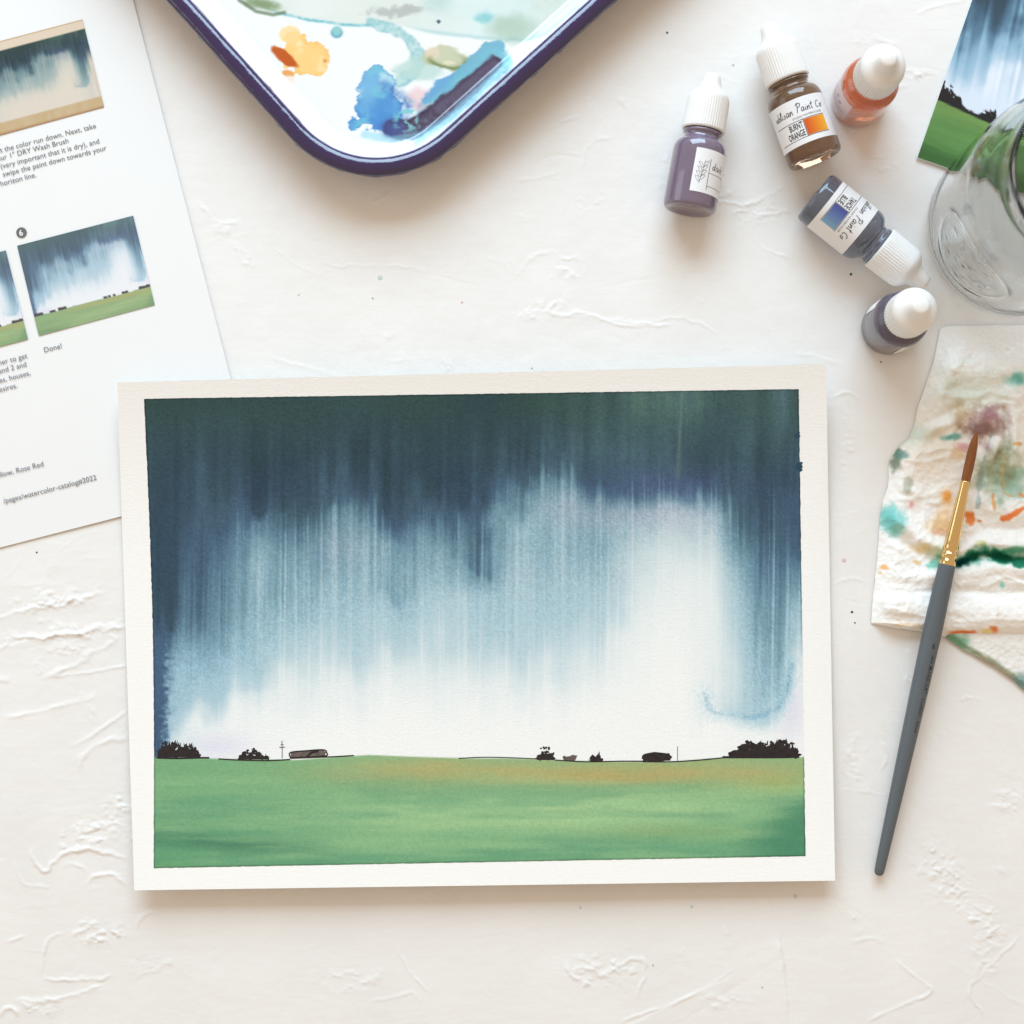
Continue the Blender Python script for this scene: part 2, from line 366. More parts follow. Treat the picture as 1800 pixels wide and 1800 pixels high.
# ------------------------------------------------------------------ table top: a height field of plaster ridges
def axis(fine0, fine1, step, far):
    a = list(np.arange(fine0, fine1 + step, step))
    lo = [fine0 - d for d in (4000, 2600, 1500, 800, 400, 180, 80, 30, 10)]
    hi = [a[-1] + d for d in (10, 30, 80, 180, 400, 800, 1500, 2600, 4000)]
    return np.array(lo + a + hi)
ax = axis(-45, 1845, 2.3, 0)
PX, PY = np.meshgrid(ax, ax)          # rows run down the photograph
H = np.zeros_like(PX)                 # millimetres
def win(pts, pad):
    xs = [p[0] for p in pts]; ys = [p[1] for p in pts]
    i0, i1 = np.searchsorted(ax, [min(ys) - pad, max(ys) + pad]); j0, j1 = np.searchsorted(ax, [min(xs) - pad, max(xs) + pad])
    return slice(i0, i1), slice(j0, j1)
def ridge(pts, w=3.0, h=0.25, wob=5.0, seed=0, step=0.0):
    """a raised plaster edge; step > 0 leaves a low plateau fading off to the right of the stroke"""
    pts = smooth_line(pts, 5)
    pad = max(20, step * 1.2) + w * 4
    sl = win(pts, pad)
    x = PX[sl]; y = PY[sl]
    if x.size == 0: return
    x2 = x + wob * 2 * (fbm(x / 14, y / 14, seed) - 0.5); y2 = y + wob * 2 * (fbm(x / 14, y / 14, seed + 9) - 0.5)
    d = seg_dist(x2, y2, pts)
    amp = 0.25 + 1.3 * vnoise(x / 22, y / 22, seed + 4)
    e0 = np.hypot(x - pts[0][0], y - pts[0][1]); e1 = np.hypot(x - pts[-1][0], y - pts[-1][1])
    fade = sst(0, 25, np.minimum(e0, e1))
    H[sl] += h * amp * fade * np.exp(-(d / w) ** 2)
    if step > 0:
        (xa, ya), (xb, yb) = pts[0], pts[-1]
        L = math.hypot(xb - xa, yb - ya); nx, ny = -(yb - ya) / L, (xb - xa) / L
        mid = pts[len(pts) // 2]
        side = (x2 - mid[0]) * nx + (y2 - mid[1]) * ny
        along = ((x - xa) * (xb - xa) + (y - ya) * (yb - ya)) / L
        inl = sst(0, 30, along) * sst(L, L - 30, along)
        H[sl] += h * 0.7 * inl * sst(-1.5, 1.5, side) * np.exp(-np.maximum(side, 0) / step) * (d < pad * 0.9) * sst(pad, pad * 0.5, d)
def crumbs(cx, cy, rx, ry, h=0.35, sc_=7.0, seed=0, rot=0.0, th=0.56):
    R = max(rx, ry) * 1.3
    sl = win([(cx - R, cy - R), (cx + R, cy + R)], 2)
    x = PX[sl]; y = PY[sl]
    c, s = math.cos(rot), math.sin(rot)
    u = ((x - cx) * c + (y - cy) * s) / rx; v = (-(x - cx) * s + (y - cy) * c) / ry
    m = sst(1.15, 0.2, np.hypot(u, v) + 0.9 * (fbm(x / 28, y / 28, seed + 2) - 0.5))
    n = fbm((x * c + y * s) / (sc_ * 1.8), (-x * s + y * c) / sc_, seed, 4)
    n2 = fbm(x / (sc_ * 3.2), y / (sc_ * 2.2), seed + 7, 3)
    H[sl] += h * m * (1.2 * sst(th, th + 0.10, n) * (0.5 + vnoise(x / 15, y / 15, seed + 5)) + 0.8 * sst(0.50, 0.56, n2))
core = (PX > -60) & (PX < 1860) & (PY > -60) & (PY < 1860)
H += core * (0.30 * (fbm(PX / 130, PY / 90, 70) - 0.5) + 0.10 * (fbm(PX / 26, PY / 18, 75) - 0.5) + 0.012 * (fbm(PX / 60, PY / 5, 78) - 0.5))
r = 100
for pts, w, h, wob, stp in [
    # left of the painting
    ([(-20, 1085), (60, 1070), (120, 1058), (190, 1042)], 3.0, 0.55, 8, 14), ([(-10, 1148), (30, 1120), (80, 1118), (150, 1112), (228, 1100)], 3.0, 0.6, 8, 14),
    ([(66, 1192), (110, 1180), (150, 1158), (215, 1118)], 4.0, 0.5, 6, 0), ([(80, 1192), (160, 1182), (235, 1168)], 2.0, 0.3, 3, 0),
    ([(-20, 1200), (10, 1196), (28, 1196)], 5.0, 0.45, 4, 0), ([(0, 1262), (60, 1252), (120, 1236), (176, 1222)], 3.5, 0.3, 2, 12),
    ([(118, 1306), (136, 1308), (180, 1280), (235, 1242)], 3.0, 0.35, 2, 0), ([(134, 1362), (150, 1325), (185, 1302), (235, 1298)], 4.0, 0.35, 4, 10),
    ([(56, 1485), (60, 1515), (78, 1532), (96, 1515), (120, 1495), (165, 1493), (205, 1505), (232, 1512)], 4.0, 0.7, 6, 0),
    ([(105, 1523), (130, 1520), (160, 1535)], 3.0, 0.5, 4, 0), ([(145, 1558), (165, 1540), (195, 1537), (228, 1560)], 3.0, 0.5, 4, 10),
    ([(20, 1510), (36, 1545), (55, 1558), (95, 1560)], 2.5, 0.3, 3, 0), ([(72, 1720), (80, 1660), (95, 1645), (120, 1643)], 2.5, 0.4, 4, 0),
    ([(72, 1715), (90, 1722), (170, 1722), (200, 1712)], 3.0, 0.5, 5, 0), ([(20, 1760), (90, 1756), (150, 1742), (190, 1730)], 2.5, 0.45, 4, 8),
    ([(-10, 1795), (20, 1772), (35, 1800)], 3.5, 0.6, 4, 0), ([(120, 1642), (140, 1640), (160, 1628), (180, 1640)], 3.0, 0.5, 6, 0),
    ([(0, 1660), (40, 1648), (62, 1638)], 2.5, 0.3, 3, 0), ([(0, 1025), (25, 1000), (42, 975)], 2.0, 0.25, 3, 0), ([(235, 1640), (250, 1612), (285, 1600)], 3.0, 0.35, 5, 0),
    # below the painting
    ([(1450, 1585), (1368, 1640), (1382, 1750), (1384, 1800)][1:], 1.8, 0.3, 2, 20), ([(1340, 1565), (1358, 1610), (1370, 1655), (1380, 1720)], 1.6, 0.35, 2, 18),
    ([(1085, 1800), (1130, 1782), (1190, 1762), (1260, 1725), (1295, 1700)], 2.2, 0.4, 2, 14), ([(1005, 1700), (1070, 1710), (1100, 1690), (1135, 1690), (1130, 1725), (1115, 1770)], 3.0, 0.4, 7, 0),
    ([(990, 1680), (1005, 1715), (1030, 1725)], 2.5, 0.4, 5, 0), ([(695, 1658), (720, 1710), (760, 1750)], 2.0, 0.35, 3, 0), ([(640, 1765), (700, 1752), (725, 1745), (745, 1765)], 2.5, 0.3, 5, 0),
    ([(1490, 1660), (1530, 1648), (1560, 1660)], 3.0, 0.3, 5, 0), ([(1520, 1798), (1590, 1765), (1638, 1742), (1600, 1710), (1570, 1685)], 2.2, 0.4, 3, 0),
    ([(1800, 1640), (1740, 1700), (1705, 1745), (1740, 1795)], 2.2, 0.35, 4, 10), ([(1610, 1370), (1560, 1395), (1500, 1390)], 3.0, 0.25, 4, 0), ([(1540, 1360), (1560, 1330), (1540, 1290)], 2.5, 0.25, 6, 0),
    # above the painting
    ([(950, 540), (985, 555), (1020, 548), (1060, 562), (1110, 572), (1190, 570)], 2.2, 0.35, 6, 8), ([(900, 495), (940, 450), (985, 440)], 3.0, 0.25, 8, 0),
    ([(640, 362), (670, 350), (695, 328)], 3.0, 0.30, 3, 0), ([(1150, 330), (1200, 320), (1260, 345), (1300, 335)], 2.5, 0.4, 9, 0), ([(1240, 345), (1300, 360), (1340, 350), (1390, 320)], 2.5, 0.35, 9, 0),
    ([(900, 318), (950, 312), (985, 298)], 2.2, 0.3, 4, 0), ([(1320, 410), (1345, 440), (1400, 455)], 2.0, 0.25, 4, 0), ([(1020, 300), (1040, 250), (1090, 240)], 2.2, 0.25, 5, 0),
    ([(960, 235), (985, 215), (1030, 205)], 2.5, 0.3, 5, 0), ([(1600, 30), (1640, 12), (1700, 0)], 1.8, 0.3, 2, 0), ([(1530, 60), (1560, 75), (1585, 72)], 4.0, 0.3, 6, 0),
    ([(345, 350), (375, 388), (430, 392)], 3.0, 0.3, 7, 0), ([(1480, 170), (1590, 150), (1600, 140)], 3, 0.25, 5, 0), ([(1100, 575), (1200, 560), (1270, 590)], 2, 0.25, 6, 0),
    ([(560, 465), (700, 470), (760, 480)], 2, 0.18, 6, 0), ([(1455, 700), (1490, 690), (1520, 705)], 2.5, 0.3, 5, 0), ([(1455, 1030), (1500, 1018), (1530, 1025)], 2.2, 0.25, 5, 0), ([(1470, 820), (1500, 815)], 2.2, 0.25, 5, 0)]:
    ridge(pts, w, h, wob, r, stp); r += 13
for a in [(100, 1055, 100, 22, 0.45, 6, 301, -0.1), (120, 1112, 110, 18, 0.45, 6, 303, -0.05), (110, 1140, 60, 14, 0.3, 5, 305), (160, 1470, 80, 40, 0.45, 7, 307), (180, 1640, 60, 30, 0.45, 7, 309),
          (205, 1420, 40, 35, 0.35, 7, 311), (1660, 1540, 40, 70, 0.38, 6, 313, -0.5), (1730, 1630, 35, 90, 0.38, 6, 315, -0.25), (1060, 1705, 85, 42, 0.38, 6, 317), (1230, 300, 60, 30, 0.38, 7, 319, 0.4),
          (1340, 370, 50, 26, 0.3, 6, 321), (960, 540, 60, 16, 0.3, 6, 323, -0.4), (1000, 470, 40, 30, 0.25, 6, 325), (395, 395, 60, 20, 0.25, 7, 327), (1620, 130, 40, 12, 0.3, 7, 329), (1545, 290, 30, 20, 0.2, 6, 331),
          (70, 1770, 60, 20, 0.3, 6, 333), (1770, 1400, 40, 60, 0.2, 6, 335), (280, 1700, 60, 30, 0.18, 6, 337), (620, 1720, 80, 30, 0.2, 6, 339), (1280, 1760, 60, 20, 0.2, 6, 341), (1490, 780, 18, 70, 0.25, 6, 343), (1500, 1350, 30, 60, 0.22, 6, 345)]:
    crumbs(*a[:4], h=a[4], sc_=a[5], seed=a[6], rot=a[7] if len(a) > 7 else 0.0)
for k in range(150):                                             # faint trowel scratches and drags everywhere
    cx, cy = rng.rand(2) * 1860 - 30; a_ = rng.normal(0, 0.5) + (1.3 if rng.rand() < 0.25 else 0); L_ = 20 + 110 * rng.rand() ** 2
    ridge([(cx - L_ * math.cos(a_), cy - L_ * math.sin(a_)), (cx + 10 * rng.normal(), cy + 10 * rng.normal()), (cx + L_ * math.cos(a_), cy + L_ * math.sin(a_))], 1.3 + 1.5 * rng.rand(), (0.03 + 0.09 * rng.rand()) * (1 if rng.rand() < 0.7 else -1), 4, 400 + k, 12 if rng.rand() < 0.3 else 0)
for k in range(60):                                              # small crumbs
    crumbs(rng.rand() * 1800, rng.rand() * 1800, 8 + 26 * rng.rand(), 6 + 12 * rng.rand(), h=0.10 + 0.14 * rng.rand(), sc_=5.0, seed=600 + 3 * k, rot=rng.rand() * 3)
TX = (PX - NX) * S; TY = (NY - PY) * S
table = grid('table_top', TX, TY, H * 0.00072 - 0.0004, M['table'])
table['kind'] = 'structure'; table['label'] = 'white painted table top with rough plaster ridges'
def speck(px, py, r_px, m):
    n = 9; v = [(0, 0, 0.00035)]; 
    for k in range(n):
        q = r_px * S * (0.85 + 0.3 * rng.rand()); v.append((q * math.cos(k * 2 * math.pi / n), q * math.sin(k * 2 * math.pi / n), -0.0002))
    f = [(0, 1 + k, 1 + (k + 1) % n) for k in range(n)]
    o = build('paint_speck', v, f, m, table)
    x, y = P(px, py); i = np.searchsorted(ax, py); j = np.searchsorted(ax, px)
    o.location = (x, y, H[min(i, len(ax) - 1), min(j, len(ax) - 1)] * 0.00072 - 0.0003)
M['speck_pink'] = mat('dried_pink_paint', col3(226, 200, 200), 0.6, 0.3); M['speck_mint'] = mat('dried_mint_paint', col3(205, 222, 216), 0.6, 0.3)
M['speck_grey'] = mat('dried_grey_paint', col3(150, 146, 148), 0.6, 0.3)
for a in [(1173, 57, 2.6), (1496, 482, 3.2), (1498, 1076, 3.0), (1503, 1095, 2.0), (64, 971, 2.2), (1549, 636, 1.8)]: speck(*a, M['speck'])
for a in [(1289, 114, 1.8), (935, 647, 1.8), (655, 524, 1.8), (525, 518, 1.6), (1148, 1697, 1.8), (1340, 1736, 1.6)]: speck(*a, M['speck_grey'])
for a in [(812, 531, 3.0), (1484, 985, 5.0)]: speck(*a, M['speck_pink'])
for a in [(668, 488, 6.0), (1398, 1576, 4.5), (1216, 1594, 4.0), (1020, 1596, 3.5)]: speck(*a, M['speck_mint'])

# ------------------------------------------------------------------ text and line drawing helpers
def text_mesh(body, size, align='LEFT', xs=1.0, offset=0.0, shear=0.0):
    cu = bpy.data.curves.new('text', 'FONT'); cu.body = body; cu.size = size; cu.align_x = align; cu.offset = offset; cu.shear = shear
    cu.resolution_u = 3
    o = bpy.data.objects.new('text', cu); C.objects.link(o)
    dg = bpy.context.evaluated_depsgraph_get(); dg.update()
    me = bpy.data.meshes.new_from_object(o.evaluated_get(dg))
    bpy.data.objects.remove(o); bpy.data.curves.remove(cu)
    for v in me.vertices: v.co.x *= xs
    return me
def ribbon(pts, w, n=5):
    """flat stroke along a smooth line; returns (verts2d, faces)"""
    p = np.array(smooth_line(pts, n)); t = np.gradient(p, axis=0); t /= (np.linalg.norm(t, axis=1)[:, None] + 1e-12)
    nrm = np.stack([-t[:, 1], t[:, 0]], 1)
    ww = np.full(len(p), w / 2)
    v = np.concatenate([p + nrm * ww[:, None], p - nrm * ww[:, None]]); k = len(p)
    f = [(i, i + 1, k + i + 1, k + i) for i in range(k - 1)]
    return v, f
def ribbons(strokes, w):
    V = []; F = []; o = 0
    for s in strokes:
        v, f = ribbon(s, w); V.append(v); F += [tuple(i + o for i in q) for q in f]; o += len(v)
    return np.concatenate(V), F
# a few handwritten letters: strokes in a box about 1 high, with advance
HAND = {
    'P': ([[(0.25, 0.0), (0.32, 0.5), (0.38, 1.25)], [(0.1, 1.05), (0.35, 1.35), (0.75, 1.2), (0.7, 0.85), (0.33, 0.7)]], 0.75),
    'a': ([[(0.5, 0.5), (0.3, 0.6), (0.12, 0.3), (0.25, 0.02), (0.45, 0.25), (0.52, 0.55), (0.5, 0.1), (0.65, 0.05)]], 0.65),
    'i': ([[(0.1, 0.5), (0.12, 0.1), (0.25, 0.05)], [(0.14, 0.75), (0.15, 0.8)]], 0.28),
    'n': ([[(0.08, 0.55), (0.1, 0.0), (0.2, 0.4), (0.35, 0.55), (0.42, 0.3), (0.44, 0.05), (0.55, 0.05)]], 0.55),
    't': ([[(0.2, 1.1), (0.16, 0.4), (0.22, 0.05), (0.35, 0.1)], [(0.0, 0.7), (0.4, 0.78)]], 0.42),
    'C': ([[(0.6, 0.85), (0.4, 1.0), (0.12, 0.6), (0.2, 0.1), (0.55, 0.1)]], 0.68),
    'o': ([[(0.3, 0.5), (0.08, 0.3), (0.2, 0.02), (0.42, 0.25), (0.3, 0.5), (0.5, 0.5)]], 0.52),
    'u': ([[(0.08, 0.5), (0.1, 0.1), (0.28, 0.05), (0.42, 0.5), (0.44, 0.08), (0.55, 0.05)]], 0.55),
    'b': ([[(0.15, 1.1), (0.1, 0.3), (0.15, 0.02), (0.42, 0.15), (0.35, 0.5), (0.15, 0.35)]], 0.5),
    'l': ([[(0.05, 0.2), (0.25, 0.9), (0.2, 1.15), (0.1, 0.8), (0.14, 0.05), (0.3, 0.08)]], 0.3),
    's': ([[(0.3, 0.5), (0.12, 0.42), (0.3, 0.2), (0.2, 0.0), (0.05, 0.08)]], 0.36),
    'd': ([[(0.42, 0.45), (0.2, 0.52), (0.08, 0.2), (0.25, 0.02), (0.42, 0.3), (0.5, 1.1), (0.48, 0.1), (0.6, 0.05)]], 0.6),
    'r': ([[(0.08, 0.5), (0.1, 0.02), (0.18, 0.4), (0.35, 0.5)]], 0.36),
    'k': ([[(0.12, 1.1), (0.1, 0.0)], [(0.4, 0.5), (0.12, 0.25), (0.42, 0.0)]], 0.45),
    ' ': ([], 0.4)}
def hand(txt, size):
    st = []; x = 0
    for ch in txt:
        s, adv = HAND[ch]
        st += [[((x + px + 0.12 * py) * size, py * size) for px, py in q] for q in s]
        x += adv
    return st, x * size

# ------------------------------------------------------------------ the finished painting
PC = [(206, 672), (1452, 640), (1468, 1548), (236, 1565)]     # paper corners tl, tr, br, bl
QC = [(253, 701), (1404, 684), (1416, 1505), (270, 1526)]     # painted area corners
def bil(c, u, v):
    x = (1 - v) * ((1 - u) * c[0][0] + u * c[1][0]) + v * ((1 - u) * c[3][0] + u * c[2][0])
    y = (1 - v) * ((1 - u) * c[0][1] + u * c[1][1]) + v * ((1 - u) * c[3][1] + u * c[2][1])
    return x, y
def paper_z(px, py):
    a = np.where(py < 1020, 9.0 * (np.maximum(1020 - py, 0) / 370) ** 2.1, 7.2 * (np.maximum(py - 1020, 0) / 540) ** 2)
    return (1.6 + a + 0.5 * np.sin((px - 300) / 230.0) * np.clip((py - 900) / 600, 0, 1) + 0.35 * np.sin(px / 170.0 + 1.0) * np.cos(py / 210.0)) * 0.001
painting = empty('watercolor_painting', 'large watercolor of a rainstorm over a green field, curling white paper', 'painting')
u, v = np.meshgrid(np.linspace(0, 1, 90), np.linspace(0, 1, 66))
x, y = bil(PC, u, v); z = paper_z(x, y); X, Y = P(x, y, z)
slab('paper', X, Y, z, 0.00035, M['paper'], painting)
u, v = np.meshgrid(np.linspace(0, 1, 580), np.linspace(0, 1, 416))
x, y = bil(QC, u, v)
x = x + 7 * np.sin(np.pi * v) * (1 - u) * (v > 0)                                  # the left tape line bows a little
edge = (fbm(x / 7, y / 7, 90) - 0.5)
ex = np.minimum(u, 1 - u) * 1150; ey = np.minimum(v, 1 - v) * 822
x = x + np.where(ex < 1, 1.6 * edge, 0); y = y + np.where(ey < 1, 1.2 * edge, 0)
rgb = painting_rgb(x, y)
rim = np.clip(1 - np.minimum(ex, ey) / 3.0, 0, 1) * sst(225, 190, rgb.mean(-1))
rgb = rgb * (1 - 0.30 * rim)[..., None]
z = paper_z(x, y) + 0.00008; X, Y = P(x, y, z)
grid('painted_picture', X, Y, z, M['paint'], painting, lin(rgb) * ALB)
def flat_on_paper(name, polys, m, lift):
    """flat ink shapes given as lists of photograph points, lying on the curled paper"""
    V = []; F = []; k = 0
    for i, pl in enumerate(polys):
        a = np.array(pl, float); z = paper_z(a[:, 0], a[:, 1]) + lift + 0.000002 * (i % 12)
        X, Y = P(a[:, 0], a[:, 1], z)
        V.append(np.stack([X, Y, z], 1)); F.append(tuple(range(k, k + len(a)))); k += len(a)
    return build(name, np.concatenate(V), F, m, painting, False)
def blob(cx, cy, rx, ry, n=9, jit=0.35):
    a0 = rng.rand() * 6
    return [(cx + rx * math.cos(a0 - 2 * math.pi * k / n) * (1 - jit / 2 + jit * rng.rand()), cy + ry * math.sin(a0 - 2 * math.pi * k / n) * (1 - jit / 2 + jit * rng.rand())) for k in range(n)]
def stroke_poly(pts, w):
    v, f = ribbon(pts, w, 4)
    return [[tuple(v[i]) for i in q] for q in f]
def tree(prof, base, n, spikes=True, size=4.5):
    """ink tree clump: blobs under a crown profile [(x, top y)], with small twigs on top"""
    ps = []
    xs = [p[0] for p in prof]; ts = [p[1] for p in prof]
    for _ in range(n):
        x_ = xs[0] + (xs[-1] - xs[0]) * rng.rand(); t = np.interp(x_, xs, ts) + 0.38 * (base - np.interp(x_, xs, ts)) * (2 * vnoise(x_ / 5.0, base * 0.1, 3) - 0.75)
        y_ = base - 1 - (base - t) * rng.rand() ** 0.85
        ps.append(blob(x_, y_, size * (0.25 + rng.rand() * 0.75), size * (0.22 + 0.55 * rng.rand()), 7, 0.9))
    xm = np.linspace(xs[0] + 1, xs[-1] - 1, 26); tm = np.interp(xm, xs, ts); tm = tm + (base - tm) * (0.18 + 0.45 * vnoise(xm / 4.0, xm * 0, int(base) % 7))
    for x0_, x1_, t0_, t1_ in zip(xm[:-1], xm[1:], tm[:-1], tm[1:]): ps.append([(x0_, base), (x1_, base), (x1_, t1_), (x0_, t0_)])
    if spikes:
        for _ in range(n // 6):
            x_ = xs[0] + (xs[-1] - xs[0]) * rng.rand(); t = np.interp(x_, xs, ts)
            dx = rng.rand() * 8 - 3
            ps.append([(x_ - 1.5, t + 7), (x_ + dx * 0.7, t - 5 + 7 * rng.rand()), (x_ + 2.2, t + 7)][::-1])
    return ps
flat_on_paper('ink_tree', tree([(276, 1318), (290, 1304), (305, 1303), (320, 1308), (335, 1308), (346, 1318), (352, 1328)], 1331, 120, True, 4.6), M['ink'], 0.00012)
flat_on_paper('ink_tree', tree([(420, 1328), (428, 1322), (440, 1316), (452, 1322), (465, 1327), (471, 1330)], 1335, 70, True, 4.0), M['ink'], 0.00012)
flat_on_paper('ink_tree', tree([(943, 1330), (950, 1322), (962, 1320), (975, 1328)], 1336, 44, True, 4.2) + [blob(958 + 7 * math.cos(k), 1317 + 5 * math.sin(k * 2), 2.2, 1.8, 6, 0.6) for k in range(9)], M['ink'], 0.00012)
flat_on_paper('ink_tree', tree([(991, 1331), (998, 1327), (1012, 1328)], 1337, 26, False, 4.0), M['ink_thin'], 0.00012)
flat_on_paper('ink_tree', tree([(1037, 1332), (1042, 1327), (1053, 1324), (1058, 1332)], 1338, 40, True, 3.4), M['ink'], 0.00012)
flat_on_paper('ink_tree', tree([(1282, 1326), (1296, 1318), (1312, 1306), (1325, 1308), (1340, 1304), (1358, 1302), (1378, 1299), (1392, 1308), (1404, 1318)], 1330, 230, True, 5.6), M['ink'], 0.00012)
flat_on_paper('ink_barn', [[(511, 1332), (511, 1322), (530, 1319), (566, 1317.5), (573, 1322), (571, 1328), (545, 1330)][::-1]], M['ink_thin'], 0.00012)
flat_on_paper('ink_barn_outline', stroke_poly([(511, 1333), (510, 1323), (535, 1320), (568, 1318), (574, 1323), (570, 1329), (512, 1332)], 2.4) + stroke_poly([(540, 1330), (548, 1323), (560, 1320)], 4), M['ink'], 0.00016)
flat_on_paper('ink_barn', [blob(1154, 1330.5, 27, 8.5, 18, 0.10), [(1130, 1338), (1130, 1327), (1141, 1324), (1177, 1324), (1179, 1337)][::-1]], M['ink'], 0.00012)
flat_on_paper('ink_pole', stroke_poly([(496, 1333), (496, 1318), (495.5, 1302)], 1.5) + stroke_poly([(491, 1313.5), (496, 1314), (501, 1313)], 1.6) + stroke_poly([(493, 1309), (499, 1309)], 1.2), M['ink_thin'], 0.00012)
flat_on_paper('ink_pole', stroke_poly([(1191, 1338), (1191, 1325), (1191, 1312)], 1.2), M['ink_thin'], 0.00012)
for pts, w in [([(275, 1332), (310, 1333), (350, 1332), (368, 1332)], 3), ([(384, 1334), (420, 1336), (470, 1337), (510, 1335)], 2.2), ([(510, 1333), (560, 1331), (590, 1330), (622, 1328)], 2.2),
               ([(806, 1333), (850, 1331), (900, 1332), (945, 1334)], 1.6), ([(975, 1336), (1030, 1339), (1090, 1338), (1130, 1338)], 2), ([(1130, 1339), (1180, 1339), (1230, 1336), (1280, 1331)], 2), ([(1270, 1331), (1320, 1331), (1370, 1331), (1405, 1330)], 4)]:
    flat_on_paper('ink_line', stroke_poly(pts, w), M['ink'], 0.00014)
M['seep'] = mat('seeped_blue_paint', col3(50, 76, 96), 0.8, 0.15)
flat_on_paper('paint_seep', [blob(1402, 766, 4, 4, 9, 0.5), blob(1404, 761, 2.5, 3, 7, 0.6)], M['seep'], 0.00014)
flat_on_paper('paint_seep', [blob(1404, 820, 6, 8, 11, 0.6), blob(1407, 826, 3.5, 3, 7, 0.6), blob(1408, 814, 3, 2.5, 7, 0.6)], M['seep'], 0.00014)

# ------------------------------------------------------------------ the instruction sheet
sheet = empty('instruction_sheet', 'white printed lesson sheet with numbered pictures, partly under the painting', 'sheet')
SA = math.radians(14.45)                     # turned anticlockwise
ca, sa = math.cos(SA), math.sin(SA)
SO = (452.0, 846.0)                          # its lower right corner, in photograph pixels
def sh(a, b):
    """sheet coordinates (pixels left of / above its lower right corner) to the photograph"""
    return SO[0] - a * ca - b * sa, SO[1] + a * sa - b * ca
ZS = 0.00045
aa, bb = np.meshgrid(np.linspace(880, 0, 60), np.linspace(1140, 0, 70))
x, y = sh(aa, bb); z = ZS + 0.0001 * np.sin(aa / 90); X, Y = P(x, y, z)
slab('page', X, Y, z, 0.00010, M['sheet'], sheet)
def on_sheet(name, me_v, faces, m, px, py, lift=0.00035, rot=SA, colors=None):
    """flat vertices in metres placed with their origin at a photograph pixel, turned with the sheet"""
    c, s = math.cos(rot), math.sin(rot); x0, y0 = P(px, py, ZS)
    v = [(x0 + a * c - b * s, y0 + a * s + b * c, ZS + lift) for a, b in me_v]
    return build(name, v, faces, m, sheet, False, colors)
def sheet_text(body, px, py, size, m=None, align='LEFT', xs=1.0):
    me = text_mesh(body, size, align, xs)
    on_sheet('printed_text', [(q.co.x, q.co.y) for q in me.vertices], [tuple(p.vertices) for p in me.polygons], m or M['text'], px, py)
TS = 0.00325
for body, px, py in [("let the color run down. Next, take", 170, 225), ("your 1\" DRY Wash Brush", 122, 251), ("(very important that it is dry), and", 176, 252), ("swipe the paint down towards your", 188, 264), ("horizon line.", 65, 311)]:
    sheet_text(body, px, py, TS, align='RIGHT')
for body, px, py in [("together to get", 49, 629), ("steps 1 and 2 and", 48, 644), ("trees, houses,", 55, 659), ("as desires.", 32, 681), ("Yellow, Rose Red", 78, 819), ("/pages/watercolor-catalog#2022", 171, 843)]:
    sheet_text(body, px, py, TS, align='RIGHT')
sheet_text("Done!", 78, 620, 0.0033)
n = 28; R6 = 9.2 * S
on_sheet('number_badge', [(R6 * math.cos(2 * math.pi * k / n), R6 * math.sin(2 * math.pi * k / n)) for k in range(n)], [tuple(range(n))], M['dot'], 38, 409, 0.0003)
M['white'] = mat('white_print', col3(240, 240, 240), 0.7, 0.2)
me = text_mesh('6', 0.0036, 'CENTER', 1.0, 0.0001)
on_sheet('printed_number', [(q.co.x, q.co.y) for q in me.vertices], [tuple(p.vertices) for p in me.polygons], M['white'], 38.5, 414.5, 0.0005)
def picture(name, corners, fn, parent, m, nx, ny, zz, lift):
    u, v = np.meshgrid(np.linspace(0, 1, nx), np.linspace(0, 1, ny))
    x, y = bil(corners, u, v); X, Y = P(x, y, zz + lift)
    c = fn(u, v)
    return grid(name, X, Y, np.full_like(X, zz + lift), m, parent, lin(c) * ALB)
def mini(u, v):
    x = 262 + u * (1400 - 262); y = 706 + v * (1500 - 706)
    c = painting_rgb(x, y, 0)
    d = sst(1322, 1330, y) * sst(1346, 1337, y)
    for cx, w in [(310, 42), (445, 28), (540, 40), (962, 18), (1002, 12), (1048, 12), (1154, 30), (1350, 60)]:
        yy = 1312 if w > 38 else 1318
        c = mix(c, (52, 44, 44), sst(w + 6, w - 4, np.abs(x - cx)) * sst(yy - 3, yy + 5, y + 8 * (vnoise(x / 9, y / 9, 5) - 0.5)) * sst(1342, 1334, y))
    c = c * np.array((0.79, 0.79, 0.80)) + np.array((44, 45, 48.0))
    hz = sst(1330, 1345, y)
    return mix(np.clip(c, 0, 255), (150, 160, 92), 0.4 * hz)
def mini_tape(u, v):
    x = 262 + u * 1.06 * (1400 - 262); y = 706 + ((v - 0.10) / 0.66) * (1300 - 706)
    c = painting_rgb(x, np.clip(y, 700, 1290), 0)
    c = c * (np.array((217, 206, 192.0)) / np.array((241, 240, 237.0)))
    c = mix(c, (224, 206, 184), sst(0.115, 0.095, v)); c = mix(c, (196, 160, 118), sst(0.02, 0.0, v))
    c = mix(c, (214, 200, 184), sst(0.955, 0.975, u + 0.04 * (0.5 - v)) * sst(0.3, 0.5, v))
    c = mix(c, (199, 172, 132), sst(0.865, 0.885, v) * (0.8 + 0.3 * vnoise(u * 30, v * 8, 3))); c = mix(c, (182, 140, 100), sst(0.97, 1.0, v))
    return c
picture('lesson_picture', [(30, 432), (234, 379), (272, 536), (68, 590)], mini, sheet, M['print'], 150, 116, ZS, 0.0004)
picture('lesson_picture', [(-194, 493), (10, 440), (49, 596), (-155, 649)], mini, sheet, M['print'], 150, 116, ZS, 0.0004)
picture('lesson_picture', [(-60, 88), (145, 34), (183, 188), (-22, 243)], mini_tape, sheet, M['print'], 150, 116, ZS, 0.0004)

